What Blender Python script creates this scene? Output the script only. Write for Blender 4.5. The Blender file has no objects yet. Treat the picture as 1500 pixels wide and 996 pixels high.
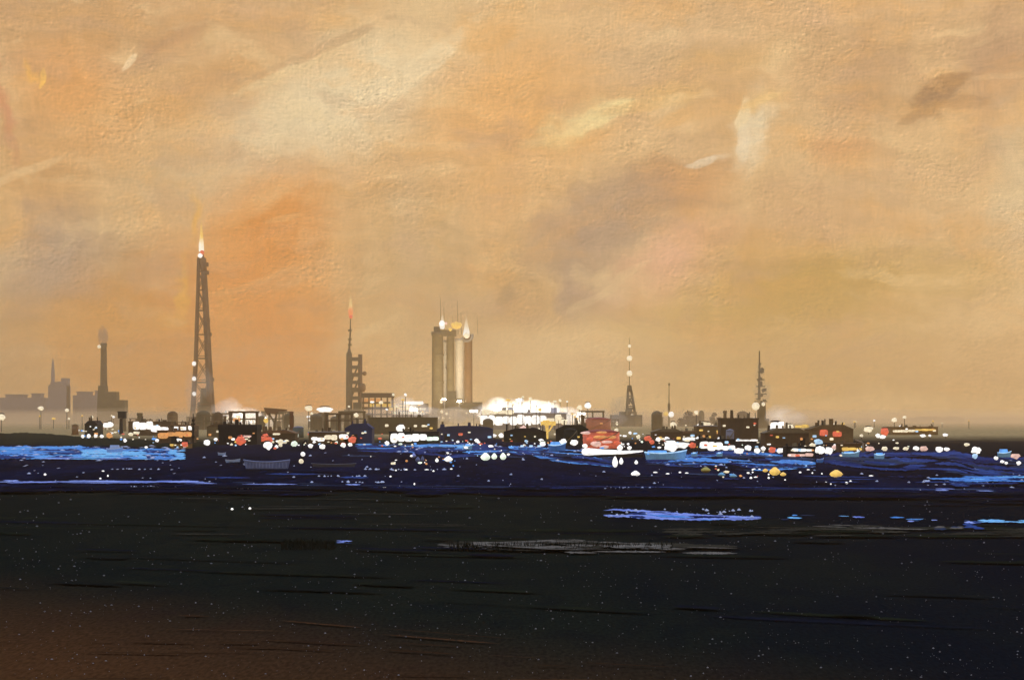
import bpy, math, random
from mathutils import Vector, noise

random.seed(11)
R = math.radians
sc = bpy.context.scene
COL = sc.collection

# ------------------------------------------------------------------ camera
F = 2799.0          # focal length in photograph pixels (1500 wide)
HORIZON = 614.0     # photograph row of the horizon
CAMH = 6.0
cam_data = bpy.data.cameras.new('camera')
cam_data.sensor_width = 36.0
cam_data.lens = F / 1500.0 * 36.0
cam_data.shift_y = (HORIZON - 498.0) / 1500.0
cam_data.clip_start = 0.5
cam_data.clip_end = 30000
cam = bpy.data.objects.new('camera', cam_data)
cam.location = (0, 0, CAMH)
cam.rotation_euler = (R(90), 0, 0)
COL.objects.link(cam)
sc.camera = cam


def lin(c):
    out = []
    for v in c:
        v = v / 255.0
        out.append(v / 12.92 if v <= 0.04045 else ((v + 0.055) / 1.055) ** 2.4)
    return out


# ------------------------------------------------------------------ world
SUN_EL, SUN_AZ = 9.0, 32.0
SKY_GAIN = 1.10
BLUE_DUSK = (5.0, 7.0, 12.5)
world = bpy.data.worlds.new('World')
sc.world = world
world.use_nodes = True
wn = world.node_tree.nodes
wl = world.node_tree.links
wn.clear()


class G:
    """tiny node-graph writer"""
    def __init__(s, tree):
        s.n, s.l = tree.nodes, tree.links

    def node(s, typ, **kw):
        n = s.n.new(typ)
        for k, v in kw.items():
            setattr(n, k, v)
        return n

    def put(s, sock, v):
        if hasattr(v, 'is_output'):
            s.l.new(v, sock)
        else:
            sock.default_value = v

    def math(s, op, a, b=0.0, c=0.0, clamp=False):
        n = s.node('ShaderNodeMath', operation=op, use_clamp=clamp)
        s.put(n.inputs[0], a); s.put(n.inputs[1], b); s.put(n.inputs[2], c)
        return n.outputs[0]

    def vmath(s, op, a, b=(0, 0, 0)):
        n = s.node('ShaderNodeVectorMath', operation=op)
        s.put(n.inputs[0], a); s.put(n.inputs[1], b)
        return n.outputs['Value'] if op in ('LENGTH', 'DOT_PRODUCT') else n.outputs[0]

    def mapping(s, vec, loc=(0, 0, 0), rot=(0, 0, 0), scale=(1, 1, 1), typ='POINT'):
        n = s.node('ShaderNodeMapping', vector_type=typ)
        s.put(n.inputs['Vector'], vec)
        n.inputs['Location'].default_value = loc
        n.inputs['Rotation'].default_value = rot
        n.inputs['Scale'].default_value = scale
        return n.outputs[0]

    def noise(s, vec, scale, detail=3.0, rough=0.5, dist=0.0, color=False):
        n = s.node('ShaderNodeTexNoise')
        s.put(n.inputs['Vector'], vec)
        n.inputs['Scale'].default_value = scale
        n.inputs['Detail'].default_value = detail
        n.inputs['Roughness'].default_value = rough
        n.inputs['Distortion'].default_value = dist
        return n.outputs['Color'] if color else n.outputs['Fac']

    def mix(s, fac, a, b, blend='MIX'):
        n = s.node('ShaderNodeMix', data_type='RGBA', blend_type=blend)
        s.put(n.inputs[0], fac); s.put(n.inputs[6], a); s.put(n.inputs[7], b)
        return n.outputs[2]

    def maprange(s, v, a, b, c=0.0, d=1.0, smooth=False):
        n = s.node('ShaderNodeMapRange', interpolation_type='SMOOTHSTEP' if smooth else 'LINEAR')
        s.put(n.inputs[0], v)
        for i, q in enumerate((a, b, c, d)):
            n.inputs[1 + i].default_value = q
        return n.outputs[0]

    def ramp(s, v, stops):
        n = s.node('ShaderNodeValToRGB')
        s.put(n.inputs[0], v)
        e = n.color_ramp.elements
        while len(e) < len(stops):
            e.new(0.5)
        for i, (p, c) in enumerate(stops):
            e[i].position = p
            e[i].color = (*c, 1)
        return n.outputs[0]


def c4(rgb, k=1.0):
    return (rgb[0] * k, rgb[1] * k, rgb[2] * k, 1.0)


g = G(world.node_tree)
dirv = g.node('ShaderNodeTexCoord').outputs['Generated']
sep = g.node('ShaderNodeSeparateXYZ'); wl.new(dirv, sep.inputs[0])
cmb = g.node('ShaderNodeCombineXYZ')
wl.new(sep.outputs[0], cmb.inputs[0]); wl.new(sep.outputs[2], cmb.inputs[1])
# behind the viewer the clouds are other ones: slide the pattern with the third axis
flip = g.math('LESS_THAN', sep.outputs[1], 0.0)
wl.new(g.math('MULTIPLY', flip, 7.3), cmb.inputs[2])
uv = cmb.outputs[0]
w1 = g.vmath('SUBTRACT', g.noise(uv, 9.0, 3, 0.55, color=True), (0.5, 0.5, 0.5))
w2 = g.vmath('SUBTRACT', g.noise(uv, 55.0, 3, 0.6, color=True), (0.5, 0.5, 0.5))
warp = g.vmath('ADD', g.vmath('MULTIPLY', w1, (0.05, 0.035, 0)), g.vmath('MULTIPLY', w2, (0.02, 0.014, 0)))
uvw = g.vmath('ADD', uv, warp)
uvh = g.vmath('ADD', uv, g.vmath('MULTIPLY', warp, (0.3, 0.3, 0)))   # crisper wisps are bent less
# brush-like drift of the smoke: three streak noises in different directions
st_a = g.noise(g.mapping(uvw, rot=(0, 0, R(28)), scale=(14, 90, 1)), 1.0, 4, 0.6)
st_b = g.noise(g.mapping(uvw, rot=(0, 0, R(-40)), scale=(20, 110, 1)), 1.0, 4, 0.6)
st_c = g.noise(g.mapping(uvw, scale=(120, 22, 1)), 1.0, 4, 0.6)
streak = g.math('ADD', g.math('MULTIPLY', st_a, 0.4), g.math('ADD', g.math('MULTIPLY', st_b, 0.3), g.math('MULTIPLY', st_c, 0.3)))

BG = 0.1
base_low, base_high = lin((221, 187, 132)), lin((209, 169, 122))
h01 = g.maprange(sep.outputs[2], 0.0, 0.22)
sky_col = g.mix(h01, c4(base_low, 1 / BG), c4(base_high, 1 / BG))


# one bank of coloured smoke, soft or crisp at its edge; none of them behind the viewer
front = g.math('LESS_THAN', flip, 0.5)
wob = {False: g.math('MULTIPLY', g.math('SUBTRACT', streak, 0.5), 1.5), True: g.math('MULTIPLY', g.math('SUBTRACT', streak, 0.5), 2.6)}


def bank(px, py, rx, ry, ang, rgb, amt=0.8, hard=False):
    global sky_col
    u, v = (px - 750) / F, (HORIZON - py) / F
    k = 1 / math.sqrt(1 + u * u + v * v)
    # hang each bank on the one before, so that the shader holds only one at a time
    ma = g.node('ShaderNodeVectorMath', operation='MULTIPLY_ADD')
    wl.new(sky_col, ma.inputs[0]); ma.inputs[1].default_value = (1e-8, 1e-8, 1e-8); wl.new(uvh if hard else uvw, ma.inputs[2])
    ln = g.vmath('LENGTH', g.mapping(ma.outputs[0], (u * k, v * k, 0), (0, 0, R(-ang)), (rx / F, ry / F, 1), 'TEXTURE'))
    edge = g.math('ADD', ln, wob[hard])
    fall = g.maprange(edge, 1.2 if hard else 1.55, 0.75 if hard else 0.15, 0, amt, smooth=True)
    sky_col = g.mix(fall, sky_col, c4(lin(rgb), 1 / BG))


for b in [
    (150, 40, 260, 70, 0, (196, 152, 103)), (120, 150, 80, 70, 0, (222, 156, 88)), (60, 250, 90, 90, 0, (205, 155, 98)),
    (235, 80, 60, 22, -35, (184, 142, 104)), (185, 85, 14, 10, -50, (224, 186, 134)),
    (300, 150, 170, 50, -12, (208, 158, 100)), (540, 130, 300, 85, -32, (228, 203, 158), .95),
    (480, 190, 130, 60, -20, (222, 196, 152)), (700, 25, 280, 50, 0, (216, 178, 126)),
    (330, 275, 150, 60, -8, (198, 163, 118)), (740, 160, 150, 110, 0, (226, 168, 100), .75), (700, 280, 120, 80, 20, (218, 168, 110), .7),
    (530, 290, 150, 70, 0, (218, 172, 118)), (85, 405, 70, 80, 0, (168, 140, 114), .9), (215, 390, 75, 70, 0, (188, 154, 114)),
    (30, 480, 60, 60, 0, (176, 140, 96)), (165, 480, 130, 100, 0, (200, 144, 66), .85), (400, 325, 75, 75, 0, (216, 146, 74), .9),
    (375, 440, 140, 140, 10, (218, 138, 56), 0.95), (300, 530, 170, 60, 0, (214, 148, 70), .85), (475, 480, 60, 80, 0, (222, 150, 72), .9), (440, 560, 140, 40, 0, (232, 170, 84), .9),
    (230, 540, 100, 60, 0, (206, 146, 66), .9), (600, 400, 90, 150, 0, (198, 160, 108)), (570, 530, 80, 70, 0, (222, 180, 116)),
    (760, 440, 110, 90, 0, (190, 150, 98)), (740, 430, 16, 12, 0, (158, 128, 88)), (760, 545, 190, 60, 0, (230, 196, 142)), (600, 350, 26, 110, 0, (206, 172, 128), .6), (655, 400, 20, 90, 3, (190, 158, 116), .6),
    (850, 178, 62, 20, -25, (238, 208, 146), 1.0), (1150, 70, 240, 60, -8, (206, 166, 118)), (960, 60, 120, 50, 0, (212, 176, 130)), (1010, 110, 90, 30, -12, (216, 172, 108)),
    (1050, 150, 60, 70, 0, (206, 164, 112)), (1270, 110, 90, 70, 0, (190, 150, 106)), (1385, 140, 48, 24, -28, (162, 124, 86), 0.9),
    (1480, 100, 60, 90, 0, (180, 142, 108)), (1085, 205, 20, 60, 8, (228, 206, 166), 1.0), (1028, 237, 22, 6, -15, (232, 212, 178)),
    (1095, 150, 40, 10, -25, (222, 186, 128)), (930, 290, 130, 45, -20, (186, 148, 110), .75), (880, 335, 95, 50, -25, (172, 144, 116), 0.75),
    (1010, 290, 60, 50, 0, (200, 148, 100)), (985, 380, 85, 34, -28, (216, 168, 128), .8), (880, 440, 50, 40, 0, (186, 152, 126)),
    (840, 425, 20, 50, 0, (160, 136, 116)), (1160, 430, 140, 70, 0, (192, 152, 72), 0.9), (960, 475, 100, 50, 0, (220, 180, 108)),
    (1230, 225, 60, 30, 0, (208, 150, 96)), (1350, 300, 220, 80, 0, (210, 172, 124)), (1180, 330, 120, 60, 0, (204, 162, 114)), (1380, 390, 130, 50, 0, (210, 174, 118)),
    (1492, 310, 34, 130, 0, (213, 188, 146)), (1200, 540, 160, 50, 0, (206, 170, 112)), (1400, 545, 170, 50, 0, (198, 162, 112)),
    (1000, 560, 180, 50, 0, (220, 186, 128)), (60, 570, 120, 40, 0, (188, 150, 98)), (1040, 510, 90, 40, 0, (204, 168, 106)),
    (279, 430, 6, 55, 2, (232, 172, 66), 0.75), (293, 312, 8, 30, 0, (230, 170, 70), 0.7), (66, 122, 5, 14, 12, (240, 180, 90)),
    (260, 470, 26, 14, 0, (220, 160, 70)), (10, 150, 10, 90, 0, (205, 140, 100)),
]:
    bank(*b)
for b in [
    (890, 345, 105, 55, -22, (170, 142, 116), .8), (985, 385, 95, 40, -25, (224, 172, 136), .8), (1180, 425, 230, 60, -4, (188, 150, 76), .75), (850, 530, 150, 60, 0, (232, 200, 146), .8),
    (80, 390, 90, 70, 0, (176, 152, 128), .7), (370, 550, 170, 90, 0, (226, 138, 44), .9), (200, 560, 130, 60, 0, (208, 140, 56), .8), (1180, 540, 240, 70, 0, (196, 158, 88), .7), (470, 160, 200, 70, -32, (230, 208, 166), .6), (160, 470, 60, 70, 0, (206, 142, 62), .7), (640, 440, 60, 90, 0, (196, 164, 116), .6),
]:
    bank(*b)
for b in [
    (870, 172, 58, 13, -24, (240, 214, 152), .85), (838, 186, 40, 8, -6, (236, 206, 146), .8), (1382, 128, 40, 17, -26, (160, 124, 88), .9), (1345, 165, 34, 8, -30, (176, 138, 96), .7), (1420, 150, 30, 10, 0, (178, 140, 102), .6),
    (1084, 168, 9, 22, 12, (238, 212, 164), .8), (1084, 215, 10, 26, 4, (232, 212, 176), .6), (1108, 148, 36, 5, -20, (230, 196, 136), .7), (1028, 238, 20, 6, -16, (236, 216, 180), .55), 
    (190, 92, 16, 5, -55, (238, 206, 158), .8), (240, 78, 50, 14, -32, (182, 144, 108), .6), (430, 100, 90, 8, -26, (226, 196, 146), .6), (460, 75, 110, 6, -24, (190, 152, 110), .45), (66, 120, 3, 13, 14, (246, 190, 96), .9),
    (600, 110, 120, 16, -38, (236, 212, 168), .55), (735, 437, 16, 6, -20, (160, 134, 96), .8),
    (380, 300, 60, 14, -30, (220, 160, 96), .6), (330, 470, 12, 60, 0, (222, 150, 72), .5), (1330, 95, 60, 10, 30, (192, 154, 112), .5), (1230, 120, 14, 50, 0, (198, 160, 116), .5), (960, 150, 70, 9, -10, (222, 178, 114), .5),
]:
    bank(*b, hard=True)
wr = random.Random(23)
for k in range(34):
    rgb_ = wr.choice(((228, 186, 128), (190, 152, 112), (222, 170, 104), (236, 204, 152), (200, 160, 112)))
    bank(wr.uniform(0, 1500), wr.uniform(0, 420), wr.uniform(25, 95), wr.uniform(5, 15), wr.gauss(-22, 14), rgb_, wr.uniform(.12, .3), hard=True)

# smaller drifts of warm and of grey smoke combed through the banks
mid_a = g.noise(g.mapping(uvw, loc=(3, 1, 0), rot=(0, 0, R(30)), scale=(16, 34, 1)), 1.0, 5, 0.62)
mid_b = g.noise(g.mapping(uvw, loc=(8, 5, 0), rot=(0, 0, R(-35)), scale=(18, 44, 1)), 1.0, 5, 0.62)
sky_col = g.mix(g.maprange(mid_a, 0.5, 0.72, 0, 0.5), sky_col, c4(lin((226, 166, 92)), 1 / BG))
sky_col = g.mix(g.maprange(mid_b, 0.52, 0.74, 0, 0.5), sky_col, c4(lin((186, 150, 118)), 1 / BG))
sky_col = g.mix(g.maprange(g.math('ADD', mid_a, mid_b), 0.9, 0.7, 0, 0.4), sky_col, c4(lin((236, 206, 152)), 1 / BG))
# impasto-like relief: lit and shaded sides of fine ridges put into the sky colour
fv = g.vmath('ADD', g.mapping(uv, scale=(430, 560, 1)), g.vmath('MULTIPLY', w2, (3.5, 3.5, 0)))
e1 = g.noise(fv, 1.0, 3, 0.6)
e2 = g.noise(g.vmath('ADD', fv, (0.26, -0.32, 0)), 1.0, 3, 0.6)
emb = g.math('SUBTRACT', e1, e2)
patchy = g.maprange(g.noise(uv, 22, 3, 0.6), 0.38, 0.68, 0.2, 1.4)
emb = g.math('MULTIPLY', emb, patchy)
fine = g.noise(g.mapping(uv, scale=(150, 1000, 1)), 1.0, 2, 0.6)
fine_v = g.noise(g.mapping(uv, scale=(1000, 130, 1)), 1.0, 2, 0.6)
emb2 = g.math('MULTIPLY', g.math('MULTIPLY', emb, g.math('ABSOLUTE', emb)), 3.4)
gain = g.math('ADD', g.math('ADD', g.math('MULTIPLY', emb, 0.3), emb2), 1.0)
gain = g.math('ADD', gain, g.math('MULTIPLY', g.math('SUBTRACT', g.math('ADD', fine, fine_v), 1.0), 0.27))
gain = g.math('ADD', gain, g.math('MULTIPLY', g.math('SUBTRACT', streak, 0.5), 0.8))
gcol = g.node('ShaderNodeCombineColor')
for i in range(3):
    wl.new(gain, gcol.inputs[i])
sky_col = g.mix(1.0, sky_col, gcol.outputs[0], 'MULTIPLY')

nish = g.node('ShaderNodeTexSky', sky_type='NISHITA')
nish.sun_disc = False
nish.sun_elevation = R(SUN_EL)
nish.sun_rotation = R(SUN_AZ)
nish.air_density = 2.0
nish.dust_density = 3.0
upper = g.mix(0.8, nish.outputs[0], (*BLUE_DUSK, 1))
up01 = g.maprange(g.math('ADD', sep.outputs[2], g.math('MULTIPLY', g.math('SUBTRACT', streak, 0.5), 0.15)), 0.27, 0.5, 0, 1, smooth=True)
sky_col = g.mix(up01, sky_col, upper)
bgn = g.node('ShaderNodeBackground')
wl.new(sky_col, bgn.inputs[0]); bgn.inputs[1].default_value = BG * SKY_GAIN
wo = g.node('ShaderNodeOutputWorld'); wl.new(bgn.outputs[0], wo.inputs[0])

# ------------------------------------------------------------------ sun
sun_data = bpy.data.lights.new('sun', 'SUN')
sun_data.energy = 0.5
sun_data.angle = R(3)
sun_data.color = (1.0, 0.72, 0.42)
sun = bpy.data.objects.new('sun', sun_data)
sd = Vector((math.sin(R(SUN_AZ)) * math.cos(R(SUN_EL)), math.cos(R(SUN_AZ)) * math.cos(R(SUN_EL)), math.sin(R(SUN_EL))))
sun.rotation_euler = (-sd).to_track_quat('-Z', 'Y').to_euler()
sun.location = sd * 500
COL.objects.link(sun)

vs = sc.view_settings
vs.view_transform = 'Standard'
vs.look = 'None'
vs.exposure = 0.0
vs.gamma = 1.0
vs.use_curve_mapping = False
sc.cycles.volume_bounces = 1
sc.cycles.max_bounces = 6
sc.cycles.sample_clamp_indirect = 3.0

# ------------------------------------------------------------------ materials
MATS = {}


def mat(name, rgb, rough=0.8, spec=0.25, vary=0.35, scale=0.4, metal=0.0, rgb2=None, stretch=(1, 1, 1), bump=0.0):
    """procedural material: base colour broken up by two noises, optional bump"""
    if name in MATS:
        return MATS[name]
    m = bpy.data.materials.new(name); m.use_nodes = True
    t = m.node_tree; b = t.nodes['Principled BSDF']; q = G(t)
    co = q.node('ShaderNodeTexCoord').outputs['Object']
    v = q.mapping(co, scale=stretch)
    n1 = q.noise(v, scale, 5, 0.6); n2 = q.noise(v, scale * 7, 3, 0.6)
    f = q.maprange(q.math('ADD', q.math('MULTIPLY', n1, 0.65), q.math('MULTIPLY', n2, 0.35)), 0.33, 0.67)
    a = rgb
    d = rgb2 or tuple(c * (1 - vary) for c in rgb)
    t.links.new(q.mix(f, c4(d), c4(a)), b.inputs['Base Color'])
    b.inputs['Roughness'].default_value = rough
    b.inputs['Specular IOR Level'].default_value = spec
    b.inputs['Metallic'].default_value = metal
    if bump:
        bn = q.node('ShaderNodeBump'); bn.inputs['Strength'].default_value = bump
        t.links.new(n2, bn.inputs['Height']); t.links.new(bn.outputs[0], b.inputs['Normal'])
    MATS[name] = m
    return m


def glow(name, rgb, strength, sample=False):
    if name in MATS:
        return MATS[name]
    m = bpy.data.materials.new(name); m.use_nodes = True
    t = m.node_tree; b = t.nodes['Principled BSDF']; q = G(t)
    co = q.node('ShaderNodeTexCoord').outputs['Object']
    n = q.noise(co, 1.3, 3, 0.6)
    col = q.mix(q.maprange(n, 0.35, 0.65), c4(rgb), c4(tuple(min(1, c * 0.5 + 0.02) for c in rgb)))
    b.inputs['Base Color'].default_value = c4(rgb, 0.4)
    t.links.new(col, b.inputs['Emission Color'])
    b.inputs['Emission Strength'].default_value = strength
    b.inputs['Roughness'].default_value = 0.6
    if not sample:
        m.cycles.emission_sampling = 'NONE'
    MATS[name] = m
    return m


def flame_mat(name, low, high, strength):
    m = bpy.data.materials.new(name); m.use_nodes = True
    t = m.node_tree; q = G(t); t.nodes.clear()
    co = q.node('ShaderNodeTexCoord').outputs['Generated']
    s = q.node('ShaderNodeSeparateXYZ'); t.links.new(co, s.inputs[0])
    nz = q.noise(q.mapping(co, scale=(3, 3, 5)), 1.0, 3, 0.6)
    z = q.math('ADD', s.outputs[2], q.math('MULTIPLY', q.math('SUBTRACT', nz, 0.5), 0.5))
    e = q.node('ShaderNodeEmission'); e.inputs[1].default_value = strength
    t.links.new(q.ramp(z, [(0.0, low), (0.2, low), (0.45, high), (1.0, high)]), e.inputs[0])
    tr = q.node('ShaderNodeBsdfTransparent')
    mx = q.node('ShaderNodeMixShader')
    t.links.new(q.maprange(z, 0.05, 0.8, 0.08, 0.95), mx.inputs[0])
    t.links.new(e.outputs[0], mx.inputs[1]); t.links.new(tr.outputs[0], mx.inputs[2])
    o = q.node('ShaderNodeOutputMaterial'); t.links.new(mx.outputs[0], o.inputs[0])
    m.cycles.emission_sampling = 'NONE'
    return m


def vapour(name, rgb, density, aniso=0.3):
    m = bpy.data.materials.new(name); m.use_nodes = True
    t = m.node_tree; t.nodes.clear(); q = G(t)
    p = q.node('ShaderNodeVolumePrincipled')
    p.inputs['Color'].default_value = c4(rgb)
    p.inputs['Density'].default_value = density
    p.inputs['Anisotropy'].default_value = aniso
    o = q.node('ShaderNodeOutputMaterial'); t.links.new(p.outputs[0], o.inputs['Volume'])
    return m


def ground_mat(name, a, b, c, sx=0.25, sy=0.04, hi=None, spec=0.0):
    """mud or water: three tones swirled together in wind- and tide-drawn streaks"""
    m = bpy.data.materials.new(name); m.use_nodes = True
    t = m.node_tree; bs = t.nodes['Principled BSDF']; q = G(t)
    pos = q.node('ShaderNodeNewGeometry').outputs['Position']
    v = q.mapping(pos, scale=(sx, sy, 1))
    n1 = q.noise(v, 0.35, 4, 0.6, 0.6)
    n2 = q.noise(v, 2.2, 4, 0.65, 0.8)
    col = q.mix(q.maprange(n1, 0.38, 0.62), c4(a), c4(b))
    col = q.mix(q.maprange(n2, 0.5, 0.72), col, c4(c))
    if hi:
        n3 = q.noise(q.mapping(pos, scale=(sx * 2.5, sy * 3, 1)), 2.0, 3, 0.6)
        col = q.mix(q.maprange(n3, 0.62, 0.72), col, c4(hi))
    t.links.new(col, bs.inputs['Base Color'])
    bs.inputs['Roughness'].default_value = 0.9
    bs.inputs['Specular IOR Level'].default_value = spec
    return m


# ------------------------------------------------------------------ mesh helpers
class MB:
    def __init__(s):
        s.v, s.f = [], []

    def box(s, c, d, rz=0.0, ry=0.0, taper=1.0):
        i = len(s.v)
        cz, sz = math.cos(rz), math.sin(rz); cy, sy = math.cos(ry), math.sin(ry)
        for z in (-1, 1):
            k = taper if z > 0 else 1.0
            for x, y in ((-1, -1), (1, -1), (1, 1), (-1, 1)):
                p = [x * d[0] / 2 * k, y * d[1] / 2 * k, z * d[2] / 2]
                p[0], p[2] = p[0] * cy + p[2] * sy, -p[0] * sy + p[2] * cy
                p[0], p[1] = p[0] * cz - p[1] * sz, p[0] * sz + p[1] * cz
                s.v.append((c[0] + p[0], c[1] + p[1], c[2] + p[2]))
        for q in ((3, 2, 1, 0), (4, 5, 6, 7), (0, 1, 5, 4), (1, 2, 6, 5), (2, 3, 7, 6), (3, 0, 4, 7)):
            s.f.append(tuple(i + k for k in q))
        return s

    def bar(s, p, q, r0, r1=None, n=8):
        r1 = r0 if r1 is None else r1
        p, q = Vector(p), Vector(q)
        z = (q - p).normalized()
        x = z.orthogonal().normalized(); y = z.cross(x)
        i = len(s.v)
        for c, r in ((p, r0), (q, r1)):
            for k in range(n):
                a = 2 * math.pi * k / n
                s.v.append(tuple(c + x * math.cos(a) * r + y * math.sin(a) * r))
        for k in range(n):
            s.f.append((i + k, i + (k + 1) % n, i + n + (k + 1) % n, i + n + k))
        s.f.append(tuple(i + k for k in reversed(range(n))))
        s.f.append(tuple(i + n + k for k in range(n)))
        return s

    def path(s, pts, r, n=8):
        for a, b in zip(pts, pts[1:]):
            s.bar(a, b, r, r, n)
        return s

    def lathe(s, prof, n=16, c=(0, 0, 0), lump=0.0, seed=0, sx=1.0, sy=1.0):
        i = len(s.v)
        for r, z in prof:
            for k in range(n):
                a = 2 * math.pi * k / n
                m = 1.0
                if lump:
                    m += lump * noise.noise((math.cos(a) * 1.3 + seed, math.sin(a) * 1.3, z * 0.35 + seed * 2.1))
                s.v.append((c[0] + math.cos(a) * r * m * sx, c[1] + math.sin(a) * r * m * sy, c[2] + z))
        m = len(prof)
        for j in range(m - 1):
            for k in range(n):
                s.f.append((i + j * n + k, i + j * n + (k + 1) % n, i + (j + 1) * n + (k + 1) % n, i + (j + 1) * n + k))
        s.f.append(tuple(i + k for k in reversed(range(n))))
        s.f.append(tuple(i + (m - 1) * n + k for k in range(n)))
        return s

    def ball(s, c, r, n=14, m=8, lump=0.0, seed=0, squash=(1, 1, 1)):
        prof = [(max(0.02, math.sin(math.pi * (j + 0.15) / (m + 0.3))), -math.cos(math.pi * (j + 0.15) / (m + 0.3))) for j in range(m + 1)]
        i = len(s.v)
        for rr, z in prof:
            for k in range(n):
                a = 2 * math.pi * k / n
                p = Vector((math.cos(a) * rr, math.sin(a) * rr, z))
                kf = 1 + lump * (noise.noise(p * 1.5 + Vector((seed, seed * 1.7, 0))) + 0.5 * noise.noise(p * 3.4 + Vector((0, seed, seed))))
                s.v.append((c[0] + p.x * r * kf * squash[0], c[1] + p.y * r * kf * squash[1], c[2] + p.z * r * kf * squash[2]))
        for j in range(m):
            for k in range(n):
                s.f.append((i + j * n + k, i + j * n + (k + 1) % n, i + (j + 1) * n + (k + 1) % n, i + (j + 1) * n + k))
        s.f.append(tuple(i + k for k in reversed(range(n))))
        s.f.append(tuple(i + m * n + k for k in range(n)))
        return s

    def prism(s, prof, y0, y1):
        """profile in x,z extruded along y"""
        i = len(s.v); n = len(prof)
        for y in (y0, y1):
            for x, z in prof:
                s.v.append((x, y, z))
        for k in range(n):
            s.f.append((i + k, i + (k + 1) % n, i + n + (k + 1) % n, i + n + k))
        s.f.append(tuple(i + k for k in reversed(range(n))))
        s.f.append(tuple(i + n + k for k in range(n)))
        return s

    def mesh(s, name, m, smooth=False):
        me = bpy.data.meshes.new(name)
        me.from_pydata(s.v, [], s.f)
        if m:
            me.materials.append(m)
        if smooth:
            for p in me.polygons:
                p.use_smooth = True
        me.update()
        return me

    def build(s, name, m, parent=None, smooth=False, loc=None):
        o = bpy.data.objects.new(name, s.mesh(name, m, smooth))
        COL.objects.link(o)
        if parent:
            o.parent = parent
        if loc:
            o.location = loc
        return o


def tag(o, label=None, cat=None, group=None, kind=None):
    for k, v in (('label', label), ('category', cat), ('group', group), ('kind', kind)):
        if v:
            o[k] = v
    return o


def thing(name, label, cat, loc, group=None, rz=0.0):
    o = bpy.data.objects.new(name, None)
    o.empty_display_size = 1.0
    COL.objects.link(o)
    o.location = (loc[0] * KS, loc[1] * KS, loc[2]); o.rotation_euler = (0, 0, rz); o.scale = (KS, KS, KS)
    return tag(o, label, cat, group)


KS = 1.0      # the great towers are built in units of their own and stand this much larger and farther
def X(px, d): return (px - 750.0) * d / F
def Z(py, d): return CAMH / KS + (HORIZON - py) * d / F
def D(py): return CAMH * F / (py - HORIZON)
def S(n, d): return n * d / F
def GP(px, py, z=0.0):
    d = D(py)
    return (X(px, d), d, z)


# ------------------------------------------------------------------ setting
# mud foreshore and industrial flat: one sheet out to the horizon
def lerp_pts(pts, x):
    if x <= pts[0][0]:
        return pts[0][1]
    for (x0, y0), (x1, y1) in zip(pts, pts[1:]):
        if x <= x1:
            return y0 + (y1 - y0) * (x - x0) / (x1 - x0)
    return pts[-1][1]


m = bpy.data.materials.new('estuary_mud'); m.use_nodes = True
t = m.node_tree; bs = t.nodes['Principled BSDF']; q = G(t)
pos = q.node('ShaderNodeNewGeometry').outputs['Position']
sp = q.node('ShaderNodeSeparateXYZ'); t.links.new(pos, sp.inputs[0])
n1 = q.noise(q.mapping(pos, scale=(0.10, 0.03, 1)), 1.0, 4, 0.6, 0.5)
n2 = q.noise(q.mapping(pos, scale=(0.5, 0.22, 1)), 1.0, 4, 0.65, 0.5)
n3 = q.noise(q.mapping(pos, scale=(9.0, 2.2, 1)), 1.0, 3, 0.6)
col = q.mix(q.maprange(n1, 0.4, 0.6), (0.0095, 0.0125, 0.0085, 1), (0.0145, 0.0165, 0.0095, 1))
col = q.mix(q.maprange(n2, 0.5, 0.7, 0, 0.7), col, (0.006, 0.0085, 0.0085, 1))
# peaty brown silt in the nearest ground, mostly to the left
lean = q.math('ADD', q.math('MULTIPLY', sp.outputs[0], 1.0), sp.outputs[1])
brown = q.maprange(q.math('ADD', lean, q.math('MULTIPLY', q.math('SUBTRACT', n1, 0.5), 16)), 58, 26, 0, 1, smooth=True)
col = q.mix(brown, col, (0.105, 0.042, 0.013, 1))
# blue-grey clay to the right
clay = q.maprange(q.math('SUBTRACT', sp.outputs[0], q.math('MULTIPLY', q.math('SUBTRACT', n1, 0.5), 40)), 0, 22, 0, 0.75, smooth=True)
col = q.mix(clay, col, (0.0055, 0.0068, 0.0110, 1))
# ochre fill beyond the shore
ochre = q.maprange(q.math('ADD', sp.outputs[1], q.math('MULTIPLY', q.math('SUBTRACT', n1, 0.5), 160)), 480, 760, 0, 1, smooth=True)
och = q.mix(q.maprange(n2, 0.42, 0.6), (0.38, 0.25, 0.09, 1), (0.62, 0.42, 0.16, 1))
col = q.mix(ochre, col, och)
grain = q.maprange(n3, 0.35, 0.7, 0.7, 1.35)
gc = q.node('ShaderNodeCombineColor')
for i in range(3):
    t.links.new(grain, gc.inputs[i])
t.links.new(q.mix(1.0, col, gc.outputs[0], 'MULTIPLY'), bs.inputs['Base Color'])
bs.inputs['Roughness'].default_value = 0.95
bs.inputs['Specular IOR Level'].default_value = 0.0
bn = q.node('ShaderNodeBump'); bn.inputs['Strength'].default_value = 0.35; bn.inputs['Distance'].default_value = 0.15
t.links.new(n3, bn.inputs['Height']); t.links.new(bn.outputs[0], bs.inputs['Normal'])
MUD = m

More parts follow.
